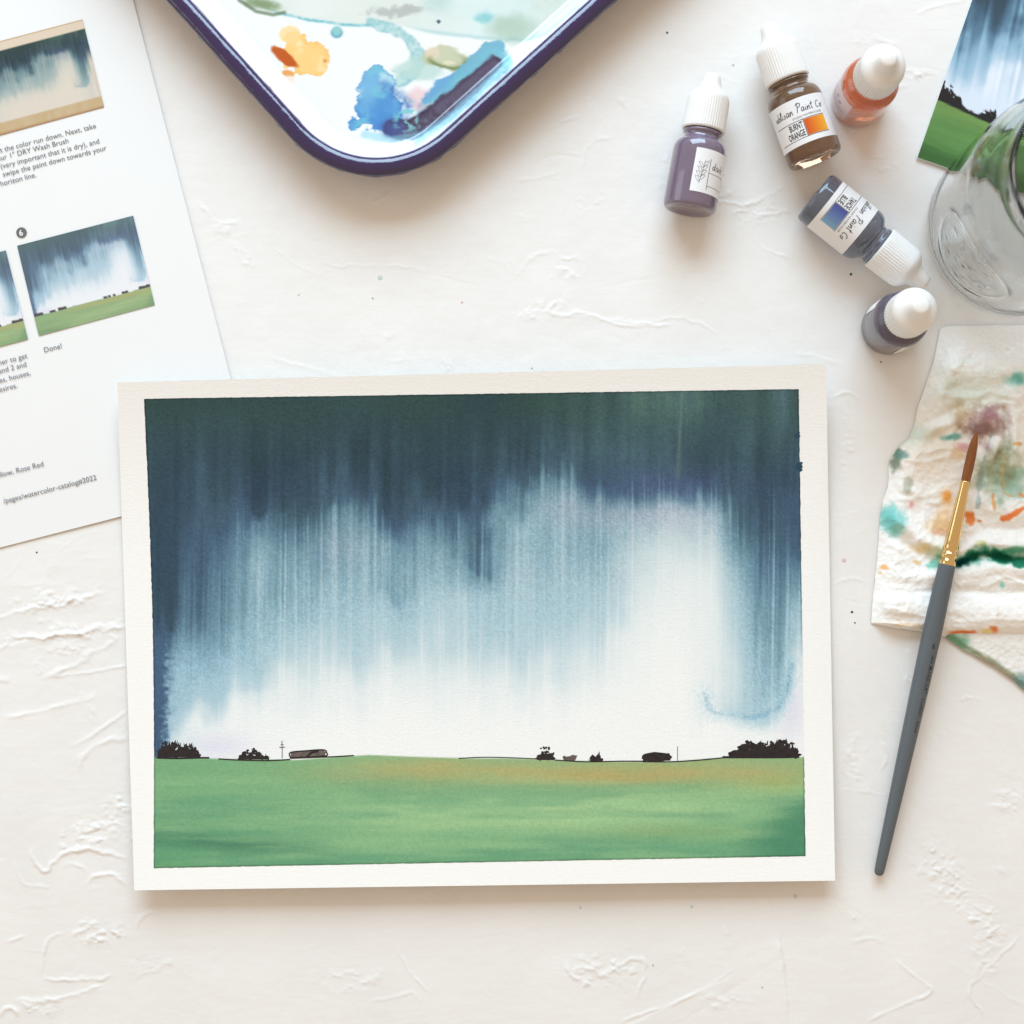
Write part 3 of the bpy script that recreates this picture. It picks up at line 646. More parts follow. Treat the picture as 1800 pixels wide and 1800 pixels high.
# ------------------------------------------------------------------ enamel tray
tray = empty('enamel_tray', 'white enamel palette tray with navy rim, smeared with blue and orange paint', 'tray')
RZ = 0.018; RT = 0.0036                      # height of the rim's middle, radius of the rolled rim
kz = (D - RZ) / D
ux, uy = 0.743, -0.669                       # along the right edge, photograph axes
vx, vy = -0.669, -0.743                      # along the left edge
CO = (646.5, 394.4)
LU, LV, RAD = 1000.0, 1250.0, 205.0          # tray size and corner radius in pixels at rim height
def tp(a, b):
    return CO[0] + a * ux + b * vx, CO[1] + a * uy + b * vy
def inset(a, b):
    """distance inside the tray's outer outline, in pixels"""
    qx = np.abs(a - LU / 2) - (LU / 2 - RAD); qy = np.abs(b - LV / 2) - (LV / 2 - RAD)
    return -(np.hypot(np.maximum(qx, 0), np.maximum(qy, 0)) + np.minimum(np.maximum(qx, qy), 0) - RAD)
def tworld(a, b, z):
    """tray coordinates are true lengths: pixels at rim height"""
    x, y = tp(a, b); return (x - NX) * S * kz, (NY - y) * S * kz, z
def to_px(X, Y, Z):
    f = D / (D - Z); return NX + X * f / S, NY - Y * f / S
def tray_rgb(x, y):
    w = fbm(x / 26, y / 26, 120, 4) - 0.5; w2 = fbm(x / 9, y / 9, 125, 3) - 0.5; gr = vnoise(x / 5, y / 5, 128)
    c = np.zeros(x.shape + (3,)) + np.array((243, 244, 243.0))
    # large pale washes along the top
    lower = np.interp(x, [380, 440, 500, 560, 600, 640, 690, 760, 830, 920, 960, 1010], [-20, 5, 28, 40, 44, 46, 44, 58, 68, 74, 62, 20])
    s = lower - y + 5 * w
    wash = sst(0, 5, s)
    tone = np.zeros_like(c) + np.array((214, 224, 216.0)); tone = mix(tone, (200, 226, 224), sst(700, 850, x + 120 * w)); tone = mix(tone, (190, 208, 192), sst(880, 960, x + 160 * w) * (0.5 + gr * 0.5))
    wv_ = (0.45 + 0.4 * fbm(x / 60, y / 40, 129))[..., None] * wash[..., None]
    c = c * (1 - wv_) + tone * wv_
    c = mix(c, (120, 190, 202), 0.8 * np.exp(-((s - 2) / 2.6) ** 2) * sst(430, 520, x) * (0.6 + gr) * sst(700, 640, x))
    c = mix(c, (150, 196, 200), 0.5 * np.exp(-((s - 2) / 3.5) ** 2) * sst(690, 760, x))
    c = mix(c, (112, 136, 92), 0.8 * sst(1.0, 0.3, np.hypot((x - 462 - (y - 8) * 1.1) / 42, (y - 8) / 17) + w * 0.8)); c = mix(c, (88, 110, 84), 0.7 * sst(5, 1, seg_dist(x, y, [(420, 0), (450, 20), (480, 26), (500, 22)])))
    c = mix(c, (172, 178, 176), 0.75 * sst(1.0, 0.5, np.hypot((x - 698) / 62, (y - 20 + 0.03 * (x - 698)) / 14) + w2 * 0.8 + 1.0 * w))
    c = mix(c, (120, 190, 194), 0.8 * sst(12, 8, np.hypot(x - 592, y - 56))); c = mix(c, (86, 160, 186), 0.8 * np.exp(-((np.hypot(x - 592, y - 56) - 9) / 2.4) ** 2) * sst(50, 60, y))
    c = mix(c, (120, 196, 204), 0.75 * sst(16, 3, np.hypot((x - 853) / 1.6, y - 31) + 8 * w2)); c = mix(c, (150, 176, 150), 0.5 * sst(36, 6, np.hypot((x - 900) / 1.7, y - 52) + 26 * w))
    c = mix(c, (176, 206, 206), 0.6 * sst(34, 5, np.hypot((x - 770) / 1.4, y - 0) + 22 * w)); c = mix(c, (52, 88, 104), sst(4, 2.4, np.hypot(x - 771, y - 38)))
    # the curling teal run
    run = [(650, 40), (690, 52), (720, 70), (735, 92), (737, 112), (726, 128), (700, 146)]
    c = mix(c, (150, 200, 204), (0.45 + 0.5 * gr) * sst(13, 3, seg_dist(x, y, run) + 22 * w)); c = mix(c, (118, 178, 188), 0.6 * gr * np.exp(-((seg_dist(x, y, run) + 16 * w - 7) / 2.2) ** 2))
    c = mix(c, (184, 214, 208), 0.8 * sst(1, 0.5, np.hypot((x - 742) / 60, (y - 122) / 22) + w * 0.9))
    def puddle(dist, mid, edge, al, ew=0.10, shift=None):
        nonlocal c
        k = np.exp(-np.maximum(1 - dist, 0) / ew); tone2 = np.zeros_like(c) + np.array(mid, float)
        if shift is not None: tone2 = mix(tone2, shift[0], shift[1])
        tone2 = mix(tone2, edge, 0.75 * k * (0.4 + gr))
        a_ = (al * sst(1.0, 0.95, dist))[..., None]
        c = c * (1 - a_) + tone2 * a_
    # orange
    puddle(np.hypot((x - 530) / 45, (y - 96) / 35) + 1.5 * w + 0.1 * sst(520, 480, x), (250, 206, 128), (240, 170, 76), 0.95, 0.10, ((252, 222, 168), 0.9 * sst(0.05, 0.25, fbm(x / 20, y / 20, 131) - 0.4)))
    c = mix(c, (250, 214, 150), 0.8 * sst(1.0, 0.7, np.hypot((x - 510) / 20, (y - 62) / 18) + w))
    ax_ = (x - 500) * 0.77 + (y - 100) * 0.64; ay_ = -(x - 500) * 0.64 + (y - 100) * 0.77
    c = mix(c, (192, 82, 20), 0.95 * sst(1.0, 0.8, np.hypot(ax_ / 33, ay_ / 12) + 0.5 * w)); c = mix(c, (236, 150, 70), 0.85 * sst(1, 0.6, np.hypot((x - 505) / 14, (y - 128) / 7) + w))
    c = mix(c, (205, 110, 30), 0.8 * sst(4, 2, np.hypot(x - 571, y - 107) + 3 * w2)); c = mix(c, (250, 226, 206), 0.6 * sst(1, 0.3, np.hypot((x - 505) / 18, (y - 140) / 10) + w))
    # pink and olive smears
    c = mix(c, (236, 204, 206), 0.85 * sst(1.0, 0.5, np.hypot((x - 748) / 42, (y - 180) / 28) + w)); c = mix(c, (228, 178, 184), 0.7 * sst(1.0, 0.5, np.hypot((x - 745) / 22, (y - 192) / 16) + w))
    c = mix(c, (196, 200, 168), 0.9 * sst(1.0, 0.75, np.hypot((x - 785) / 42, (y - 102) / 24) + 0.9 * w)); c = mix(c, (240, 214, 194), 0.6 * sst(1, 0.4, np.hypot((x - 760) / 14, (y - 92) / 14) + w))
    ol = np.hypot((x - 790) / 36, (y - 104) / 18) + 0.7 * w
    c = mix(c, (104, 122, 72), 0.8 * np.exp(-((ol - 0.85) / 0.16) ** 2) * sst(92, 112, y)); c = mix(c, (230, 222, 190), 0.8 * sst(1, 0.6, np.hypot((x - 790) / 14, (y - 110) / 4.5) + w))
    # blue
    c = mix(c, (92, 160, 206), 0.9 * sst(1.0, 0.85, np.maximum(np.abs(x - 812 - (150 - y) * 0.7) / 52, np.abs(y - 148 + (x - 800) * 0.35) / 20) + 0.8 * w))
    c = mix(c, (112, 176, 200), 0.95 * sst(1.0, 0.85, np.hypot((x - 850 + (y - 100) * 0.9) / 26, (y - 105) / 38) + 1.0 * w))
    bl = np.hypot((x - 662) / (46 + 0.12 * (y - 180)), (y - 182) / 58) + 1.1 * w
    puddle(bl, (112, 178, 220), (52, 116, 186), 0.96, 0.10, ((66, 138, 202), sst(150, 215, y + 70 * w + 0.25 * (x - 660))))
    c = mix(c, (116, 196, 214), 0.7 * sst(0.40, 0.62, fbm(x / 24, y / 24, 134)) * sst(1.0, 0.9, bl)); c = mix(c, (206, 230, 240), 0.75 * sst(0.48, 0.66, fbm(x / 30, y / 30, 133)) * sst(1.0, 0.85, bl) * sst(200, 140, y))
    c = mix(c, (44, 104, 176), 0.6 * np.exp(-(seg_dist(x, y, [(675, 150), (700, 165), (718, 182), (712, 205)]) / 9) ** 2) * (0.3 + gr))
    # the dark violet puddle along the right wall
    pd = seg_dist(x, y, [(690, 226), (722, 228), (750, 212), (800, 176), (872, 112)])
    c = mix(c, (120, 190, 206), 0.8 * sst(34, 18, pd + 14 * w) * (0.5 + 0.8 * gr) * sst(720, 740, x))
    pw = np.interp(x, [690, 740, 800, 850, 875], [17, 20, 19, 17, 13])
    c = mix(c, (74, 60, 84), 0.95 * sst(2, -4, pd - pw + 9 * w2 + 10 * w) * (0.85 + 0.2 * gr)); c = mix(c, (44, 38, 66), 0.6 * np.exp(-((pd - pw + 5) / 3.0) ** 2)); c = mix(c, (104, 92, 116), 0.55 * sst(14, 2, seg_dist(x, y, [(770, 190), (820, 150), (866, 110)])))
    c = mix(c, (60, 84, 150), 0.7 * sst(26, 8, np.hypot((x - 690) / 1.3, y - 226) + 12 * w))
    sp = sst(0.10, 0.18, w2) * sst(40, 10, np.hypot(x - 717, (y - 208) / 1.0))
    c = mix(c, (120, 200, 204), 0.9 * sp)
    pe = seg_dist(x, y, [(640, 236), (690, 246), (740, 238), (790, 206), (850, 150), (895, 104)])
    c = mix(c, (140, 208, 226), 0.55 * sst(9, 2, np.abs(pe - 1) + 4 * w2))
    return np.clip(c, 0, 255)
fa = np.concatenate([np.arange(0, 590, 2.4), np.arange(592, LU + 1, 14)])
fb = np.concatenate([np.arange(0, 640, 2.4), np.arange(642, LV + 1, 14)])
A, Bv = np.meshgrid(fa, fb)
ins = inset(A, Bv)
fl = 0.0022; WI = 22.0; WW = 52.0            # floor height; wall starts WI px inside the outline and is WW px wide
tt = np.clip((ins - WI) / WW, 0, 1)
zt = fl + (RZ + 0.001 - fl) * (1 - sst(-0.25, 1.0, tt)) / (1 - sst(-0.25, 1.0, 0.0)) + 0.0004 * (fbm(A / 120, Bv / 120, 140) - 0.5)
X, Y, _ = tworld(A, Bv, 0)
x, y = to_px(X, Y, zt)
grid('basin', X, Y, zt, M['enamel'], tray, lin(tray_rgb(x, y)) * 0.93, keep=ins > WI - 4, flip=True)
def outline(off, ncor=40):
    """points round the tray at a given inset, px, with even corner arcs"""
    r_ = RAD - off; pts = []
    for cx, cy, a0 in [(RAD, RAD, math.pi), (LU - RAD, RAD, 1.5 * math.pi), (LU - RAD, LV - RAD, 0), (RAD, LV - RAD, 0.5 * math.pi)]:
        for k in range(ncor + 1):
            t = a0 + k / ncor * math.pi / 2; pts.append((cx + r_ * math.cos(t), cy + r_ * math.sin(t)))
    out = []
    for i, p in enumerate(pts):
        q = pts[(i + 1) % len(pts)]; L = math.hypot(q[0] - p[0], q[1] - p[1]); k = max(1, int(L / 10))
        for j in range(k): out.append((p[0] + (q[0] - p[0]) * j / k, p[1] + (q[1] - p[1]) * j / k))
    return np.array(out)
base_o = outline(0.0); nrm_c = outline(10.0)
if len(base_o) != len(nrm_c):
    t0 = np.linspace(0, 1, len(nrm_c)); t1 = np.linspace(0, 1, len(base_o))
    nrm_c = np.stack([np.interp(t1, t0, nrm_c[:, i]) for i in (0, 1)], 1)
nin = nrm_c - base_o; nin /= np.linalg.norm(nin, axis=1)[:, None]
def sweep(name, prof, m, closed=False, jit=0.0, seed=0):
    """prof: (inset mm, height mm) swept round the tray"""
    V = []; n = len(base_o)
    for k, (o_, z_) in enumerate(prof):
        s = np.arange(n)
        j = jit * (vnoise(s / 2.1, np.full(n, k * 0.6), seed) - 0.5) * 2 * (1 if z_ < RZ * 1000 else 0.15)
        q = base_o + nin * (((o_ + j) * 0.001 / (S * kz)))[:, None] if isinstance(j, np.ndarray) else base_o
        X, Y, _ = tworld(q[:, 0], q[:, 1], 0)
        V.append(np.stack([X, Y, np.full(n, z_ * 0.001)], 1))
    V = np.concatenate(V); m_ = len(prof); F = []
    for i in range(m_ if closed else m_ - 1):
        i2 = (i + 1) % m_
        for j in range(n):
            k = (j + 1) % n; F.append((i * n + j, i * n + k, i2 * n + k, i2 * n + j))
    return build(name, V, np.array(F), m, tray)
zc = RZ * 1000
sweep('rim', [(4.0 - 4.0 * math.cos(t), zc + 2.6 * math.sin(t)) for t in np.linspace(0, 2 * math.pi, 21)[:-1]], M['navy'], True, 0.8, 3)
M['lip'] = mat('lilac_rim_highlight', col3(110, 100, 150), 0.15, 0.6, coat=0.6, bump=[(500, 0.0004, (1, 1, 1))])  # paler lilac paints in the highlight line along the rim's inner edge
sweep('rim_highlight_edge', [(7.5 + 0.45 * math.cos(t), zc + 0.9 + 0.5 * math.sin(t)) for t in np.linspace(0, 2 * math.pi, 11)[:-1]], M['lip'], True, 0.15, 8)
sweep('outer_wall', [(4.2, zc - 1.5), (6.5, 16), (10.0, 6), (14.0, 1.2), (19.0, 0.3), (60, 0.25)], M['navy'], False, 0.1, 5)
v = []; q = base_o + nin * (58 * 0.001 / (S * kz))
X, Y, _ = tworld(q[:, 0], q[:, 1], 0)
build('underside', np.stack([X, Y, np.full(len(X), 0.0003)], 1), [tuple(range(len(X)))], M['navy'], tray, False)

# ------------------------------------------------------------------ paint bottles
CAPP = [(8.7, 36.2), (9.5, 36.4), (9.55, 37.2), (9.5, 40), (9.4, 45), (9.3, 50), (9.2, 51.2), (8.8, 52.2), (8.0, 53.2), (6.8, 54.2), (5.6, 55.2), (4.9, 56.4), (4.4, 58), (3.9, 60), (3.5, 61.6), (3.0, 62.3), (2.0, 62.6), (0.01, 62.7)]
BODYP = [(0.01, 1.6), (7.5, 1.2), (9.6, 0.25), (10.8, 0.2), (11.6, 0.9), (12.0, 2.2), (12.0, 26.6), (11.8, 28.2), (11.2, 29.8), (10.2, 31.0), (9.0, 31.8), (8.4, 32.4), (8.2, 33.2), (8.2, 34.4), (8.9, 34.7), (8.9, 35.6), (8.2, 36.0), (7.4, 36.6), (7.4, 39)]
def wrap(flat, R, lift=0.0, h0=0.0):
    return [((R + lift) * math.sin(a / R), -(R + lift) * math.cos(a / R), h0 + b) for a, b in flat]
def bottle(label, body_mat, roll=0.0, lab=(-14, 16), lmat=None, liquid=None):
    """lab: label extent round the body in mm of arc, 0 = front"""
    t = empty('paint_bottle', label, 'bottle', 'dropper bottles of liquid watercolor')
    lathe('body', BODYP, 72, body_mat, t)
    lathe('cap', CAPP, 216, M['cap'], t, rib=(36.3, 50.5, 0.17, 50))
    R = 12.06
    s0, s1 = lab; n = 40
    V = []; F = []
    for k in range(n + 1):
        s = s0 + (s1 - s0) * k / n
        for h in (6.2, 25.6): V.append(wrap([(s, h)], R, 0.03)[0])
    F = [(2 * k, 2 * k + 2, 2 * k + 3, 2 * k + 1) for k in range(n)]
    lb = build('label', np.array(V) * 0.001, np.array(F), lmat or M['label'], t)
    return t, lb
def lab_flat(lb, name, flat, faces, m, lift, colors=None, roll=0.0):
    V = np.array(wrap([(a + roll, b) for a, b in flat], 12.09, lift)) * 0.001
    return build(name, V, faces, m, lb, False, colors)
def lab_rect(lb, name, a0, b0, a1, b1, m, lift, fn=None, n=14, k=6):
    fl_ = [(a0 + (a1 - a0) * i / n, b0 + (b1 - b0) * j / k) for j in range(k + 1) for i in range(n + 1)]
    F = [(j * (n + 1) + i, j * (n + 1) + i + 1, (j + 1) * (n + 1) + i + 1, (j + 1) * (n + 1) + i) for j in range(k) for i in range(n)]
    c = None if fn is None else np.array([lin(fn(i / n, j / k)) * ALB for j in range(k + 1) for i in range(n + 1)])
    return lab_flat(lb, name, fl_, F, m, lift, c)
def lab_text(lb, body, a, b, size, xs, m, align='CENTER', off=0.0, name='lettering'):
    me = text_mesh(body, size, align, xs, off)
    lab_flat(lb, name, [(a + q.co.x, b + q.co.y) for q in me.vertices], [tuple(p.vertices) for p in me.polygons], m, 0.05)
def lab_hand(lb, txt, a, b, size, w, m, name='lettering'):
    st, L = hand(txt, size); v, f = ribbons(st, w)
    lab_flat(lb, name, [(a + p[0], b + p[1]) for p in v], f, m, 0.05)
    return L
def maker_label(lb, s, title, sw):
    """the maker's label: script name, title beside a painted swatch"""
    lab_hand(lb, 'ublisan Paint Co', s - 13.2, 19.4, 3.0, 0.30, M['black'])
    lab_text(lb, 'STUDIO WATERCOLOR', s + 2.0, 17.2, 1.25, 1.0, M['script'])
    lab_rect(lb, 'rule', s - 14, 16.2, s + 9.6, 16.42, M['black'], 0.05, n=20, k=1)
    lab_rect(lb, 'rule', s - 14, 8.6, s + 9.6, 8.82, M['black'], 0.05, n=20, k=1)
    lab_text(lb, title[0], s - 1.2, 13.0, 3.9, 0.50, M['black'], 'RIGHT', off=0.07); lab_text(lb, title[1], s - 1.2, 9.5, 3.9, 0.50, M['black'], 'RIGHT', off=0.07)
    lab_rect(lb, 'swatch', s - 0.3, 9.0, s + 9.4, 16.0, M['swatch'], 0.05, sw)
    lab_rect(lb, 'rule', s - 0.7, 8.7, s - 0.42, 16.3, M['black'], 0.06, n=1, k=1)
def lay(t, base, tip, roll=0.0, rz=12.0, scale=1.0):
    zb = rz * 0.001 * scale; b = Vector((*P(base[0], base[1], zb), zb)); zt = zb - 0.0012
    e = Vector((*P(tip[0], tip[1], zt), zt)); d = (e - b).normalized()
    up = Vector((0, 0, 1)); y_ = -(up - d * up.dot(d)).normalized(); x_ = y_.cross(d)
    m = Matrix((x_, y_, d)).transposed().to_4x4() @ Matrix.Rotation(roll, 4, 'Z') @ Matrix.Scale(scale, 4)
    m.translation = b
    t.matrix_world = m
def stand(t, base, rot):
    x, y = P(*base); t.location = (x, y, 0.0002); t.rotation_euler = (0, 0, rot)

def liquid_mat(name, c, rough=0.14, trans=0.0, sss=0.3, coat=1.0, mott=0.10):
    return mat(name, c, rough, 0.5, coat=coat, sss=sss, trans=trans, mottle=(60, mott))
M['b_violet'] = liquid_mat('violet_bottle', col3(124, 110, 130))
M['b_brown'] = liquid_mat('amber_brown_bottle', (0.50, 0.31, 0.19, 1), 0.06, 0.85, 0.0, 0.4, 0.2)
M['b_orange'] = liquid_mat('red_orange_bottle', col3(240, 134, 88), 0.10, 0.5, 0.2)
M['b_blue'] = liquid_mat('slate_blue_bottle', (0.36, 0.40, 0.50, 1), 0.06, 0.8, 0.0, 0.4, 0.2)
M['b_grey'] = liquid_mat('grey_violet_bottle', col3(92, 84, 98), 0.2, 0.0, 0.0, 0.3)
M['lab_blush'] = mat('blush_label_paper', col3(232, 214, 214), 0.5, 0.3)

t, lb = bottle('violet paint bottle lying alone, white label with a leaf sprig', M['b_violet'], lab=(-2.2, 40))
st = [[(1.2, 10), (1.9, 14), (2.3, 18), (2.6, 20.5)]]
for k in range(4):
    h = 10.6 + k * 2.1
    for s_ in (-1, 1):
        x0 = 1.35 + k * 0.26; h1 = h + (0.9 if s_ > 0 else 0); st.append([(x0, h1), (x0 + s_ * 1.0, h1 + 0.55), (x0 + s_ * 2.3, h1 + 2.5), (x0 + s_ * 0.75, h1 + 2.0), (x0 + s_ * 0.1, h1 + 0.3)])
v, f = ribbons(st, 0.14); lab_flat(lb, 'leaf_drawing', v, f, M['script'], 0.05)
lab_rect(lb, 'rule', 5.0, 7.6, 5.24, 21.5, M['black'], 0.05, n=1, k=4)
for h in (9.4, 15.2): lab_rect(lb, 'rule', 5.0, h, 16, h + 0.18, M['black'], 0.05, n=10, k=1)
lab_hand(lb, 'dark', 6.2, 17.0, 3.2, 0.26, M['black'])
lay(t, (1211, 371), (1251, 146), 0.0, scale=0.97)

t, lb = bottle('amber brown paint bottle lying down, label with bright orange swatch', M['b_brown'], lab=(-20, 30))
maker_label(lb, -1.8, ('BURNT', 'ORANGE'), lambda u_, v_: tuple(np.array((214, 84, 20)) * (1 - u_) + np.array((250, 186, 60)) * u_))
lay(t, (1434, 282), (1358, 69), 0.0)

t, lb = bottle('slate blue paint bottle lying cap toward jar, label with blue swatch', M['b_blue'], lab=(-24, 24))
maker_label(lb, 0.4, ('TAHOE', 'BLUE'), lambda u_, v_: tuple(np.array((74, 80, 148)) * (1 - u_) + np.array((140, 184, 214)) * u_))
lay(t, (1430, 343), (1611, 487), 0.0)

t, lb = bottle('orange red paint bottle standing upright with white cap', M['b_orange'], lab=(-30, -8), lmat=M['lab_blush'])
lab_hand(lb, 'Co', -18, 15, 4.0, 0.3, M['script']); lab_text(lb, 'STUDIO WATERCOLOR', -17, 11, 1.25, 1.0, M['script'])
stand(t, (1508, 178), math.radians(0))
t, lb = bottle('grey violet paint bottle standing upright nearest the paper towel', M['b_grey'], lab=(-1, 50))
lab_text(lb, 'STUDIO WATERCOLOR', 8, 12, 1.4, 1.0, M['script'])
stand(t, (1560, 577), math.radians(8))

# ------------------------------------------------------------------ landscape print at the upper right
card = empty('landscape_print', 'small landscape print with green hill and dark trees behind the jar', 'print')
CA = math.radians(-19.2)
cc, cs = math.cos(CA), math.sin(CA)
def cd(a, b):   # pixels right of / above the card's lower left corner
    return 1611 + a * cc - b * cs, 277 - (a * cs + b * cc)
u, v = np.meshgrid(np.linspace(0, 1, 30), np.linspace(1, 0, 24))
CWD, CHT = 700.0, 500.0
x, y = cd(u * CWD, v * CHT); ZC = 0.0009 + 0 * x; X, Y = P(x, y, ZC)
slab('card', X, Y, ZC, 0.0004, M['sheet'], card)
def land_rgb(a, b):
    w = fbm(a / 40, b / 40, 200) - 0.5; s1 = vnoise((a + b * 0.12) / 6, b / 160, 201); s2 = vnoise((a + b * 0.12) / 20, b / 200, 202)
    d = 0.05 + 0.8 * sst(150, 360, b + 110 * w + 60 * (s2 - 0.5) - 0.10 * a) + 0.35 * sst(90, 0, a + 60 * w) * sst(120, 210, b) + 0.22 * (s1 - 0.5) * sst(110, 180, b)
    c = ramp(np.clip(d, 0, 0.97)); c = mix(c, (170, 204, 216), 0.4 * sst(0.1, 0.3, d) * sst(0.6, 0.4, d)); c = c * np.array((0.97, 1.0, 1.06))
    hz = np.interp(a, [0, 60, 130, 200, 700], [112, 106, 100, 101, 96])
    G = np.zeros(c.shape) + np.array((100, 146, 80.0)); fn = fbm(a / 90, b / 14, 205)
    G = mix(G, (64, 108, 56), sst(50, 10, b + 30 * (fn - 0.5))); G = mix(G, (134, 168, 92), 0.6 * sst(70, 100, b)); G = G * (0.88 + 0.24 * fn)[..., None]
    c = np.where((b < hz)[..., None], G, c)
    tr = np.interp(a, [0, 14, 30, 40, 48, 60, 76, 84, 96, 104, 112, 120, 700], [26, 24, 18, 14, 5, 2, 2, 10, 16, 17, 7, 2, 2]) * (0.6 + 0.8 * vnoise(a / 4, b / 4, 207))
    c = mix(c, (36, 34, 38), sst(2, 0, b - hz - tr) * sst(-5, -2, b - hz))
    return np.clip(c, 0, 255)
u, v = np.meshgrid(np.concatenate([np.linspace(0.0022, 0.42, 150), np.linspace(0.45, 0.998, 30)]), np.linspace(0.998, 0.0015, 190))
a, b = u * CWD, v * CHT; x, y = cd(a, b); z = np.full_like(x, 0.00096); X, Y = P(x, y, z)
grid('printed_landscape', X, Y, z, M['gloss_print'], card, lin(land_rgb(a, b)) * ALB)

# ------------------------------------------------------------------ paper towel
towel = empty('paper_towel', 'crumpled white paper towel stained teal, orange and brown', 'paper towel')
xs_ = np.concatenate([np.linspace(0, 1, 190), np.linspace(1.03, 2.0, 20)])
ys_ = np.linspace(572, 1119, 330)
U, V_ = np.meshgrid(xs_, ys_)
left = np.interp(ys_, [572, 578, 600, 640, 690, 720, 750, 772, 790, 808, 822, 840, 856, 880, 905, 960, 1000, 1050, 1085, 1096, 1104, 1112, 1119],
                 [1668, 1652, 1648, 1640, 1622, 1612, 1606, 1596, 1576, 1564, 1561, 1562, 1560, 1552, 1547, 1543, 1540, 1534, 1531, 1531, 1572, 1630, 1665])
x = left[:, None] + U * (1815 - left)[:, None]
y = V_ + 3.0 * (vnoise(x / 30, V_ * 0, 210) - 0.5) * sst(600, 572, V_) + 6 * (fbm(x / 40, V_ * 0 + 3, 211) - 0.5) * sst(1095, 1119, V_)
dl = (x - left[:, None]); de = np.minimum(np.minimum(dl * 0.65, (V_ - 571) * 0.30), (1120 - V_) * 1.2 + 0)
hh = 0.35 + 2.7 * sst(0, 26, de)
def fold(pts, w, h, seed=0, onesided=0):
    pts = smooth_line(pts, 5)
    wx = x + 10 * (fbm(x / 30, y / 30, seed) - 0.5); wy = y + 10 * (fbm(x / 30, y / 30, seed + 3) - 0.5)
    return h * np.exp(-(seg_dist(wx, wy, pts) / w) ** 2)
hh += 1.5 * fbm(x / 85, y / 60, 215, 3) * sst(0, 30, de)
rn = 1 - np.abs(2 * fbm(x / 60, y / 45, 218, 3) - 1); hh += 0.9 * rn ** 4 * sst(0, 30, de)
hh += 0.16 * (fbm(x / 22, y / 18, 221, 3) - 0.5) * 2 * sst(0, 20, de)
for pts, w, h in [([(1552, 905), (1590, 925), (1630, 955), (1690, 975)], 13, 3.2), ([(1575, 945), (1620, 972), (1660, 985)], 12, -1.6),
                  ([(1680, 992), (1710, 978), (1745, 972), (1770, 980), (1830, 978)], 8, -3.6), ([(1690, 962), (1730, 952), (1790, 958), (1830, 955)], 12, 2.4), ([(1640, 1012), (1700, 1010), (1760, 1000), (1830, 1004)], 16, 2.2),
                  ([(1535, 1060), (1600, 1068), (1700, 1075), (1830, 1082)], 16, 1.6), ([(1598, 772), (1640, 756), (1680, 742), (1720, 760)], 10, 2.0), ([(1612, 752), (1650, 736), (1690, 712)], 8, -1.4),
                  ([(1764, 720), (1768, 780), (1752, 815)], 7, -2.6), ([(1745, 760), (1738, 800), (1725, 850)], 6, -1.8), ([(1780, 690), (1785, 760), (1776, 830)], 12, 2.2), ([(1655, 640), (1720, 655), (1800, 640)], 20, 1.2),
                  ([(1700, 560), (1690, 620), (1640, 700)], 14, 1.2), ([(1562, 822), (1580, 850), (1610, 870)], 9, 1.6), ([(1720, 880), (1760, 900), (1830, 895)], 14, 1.6), ([(1700, 910), (1730, 925), (1800, 930)], 8, -1.2),
                  ([(1545, 1000), (1600, 1015), (1650, 1010)], 12, 1.0), ([(1700, 1040), (1760, 1050), (1830, 1040)], 10, -1.2)]:
    hh += fold(pts, w, h, int(w * 7)) * sst(0, 22, de)
for pts, w, h in [([(1560, 870), (1600, 880), (1650, 862)], 3.5, 0.7), ([(1575, 800), (1620, 812), (1670, 800)], 3.5, 0.7), ([(1640, 690), (1700, 700), (1745, 690), (1790, 702)], 3.5, 0.7), ([(1660, 610), (1700, 640), (1760, 622)], 4, 0.6),
                  ([(1740, 790), (1760, 840), (1752, 890)], 3, 0.9), ([(1780, 730), (1790, 800), (1800, 850)], 3.5, 0.9), ([(1700, 860), (1712, 900), (1700, 945)], 3.2, 0.8), ([(1560, 955), (1590, 965), (1640, 1000)], 3.5, 0.8),
                  ([(1550, 1030), (1600, 1036), (1640, 1030)], 3.5, 0.6), ([(1690, 1030), (1740, 1022), (1800, 1030)], 3.5, 0.7), ([(1560, 1075), (1640, 1085), (1720, 1092), (1800, 1090)], 3.2, 0.6), ([(1610, 850), (1640, 905), (1635, 945)], 3.2, 0.7)]:
    hh += fold(pts, w * 1.7, h * 0.8, int(w * 11 + pts[0][0])) * sst(0, 22, de)
hh += 1.4 * sst(1040, 1052, y + 6 * (vnoise(x / 40, y * 0, 230) - 0.5)) * sst(0, 14, de)         # the lower turned-over hem
z = np.maximum(hh, 0.3) * 0.001
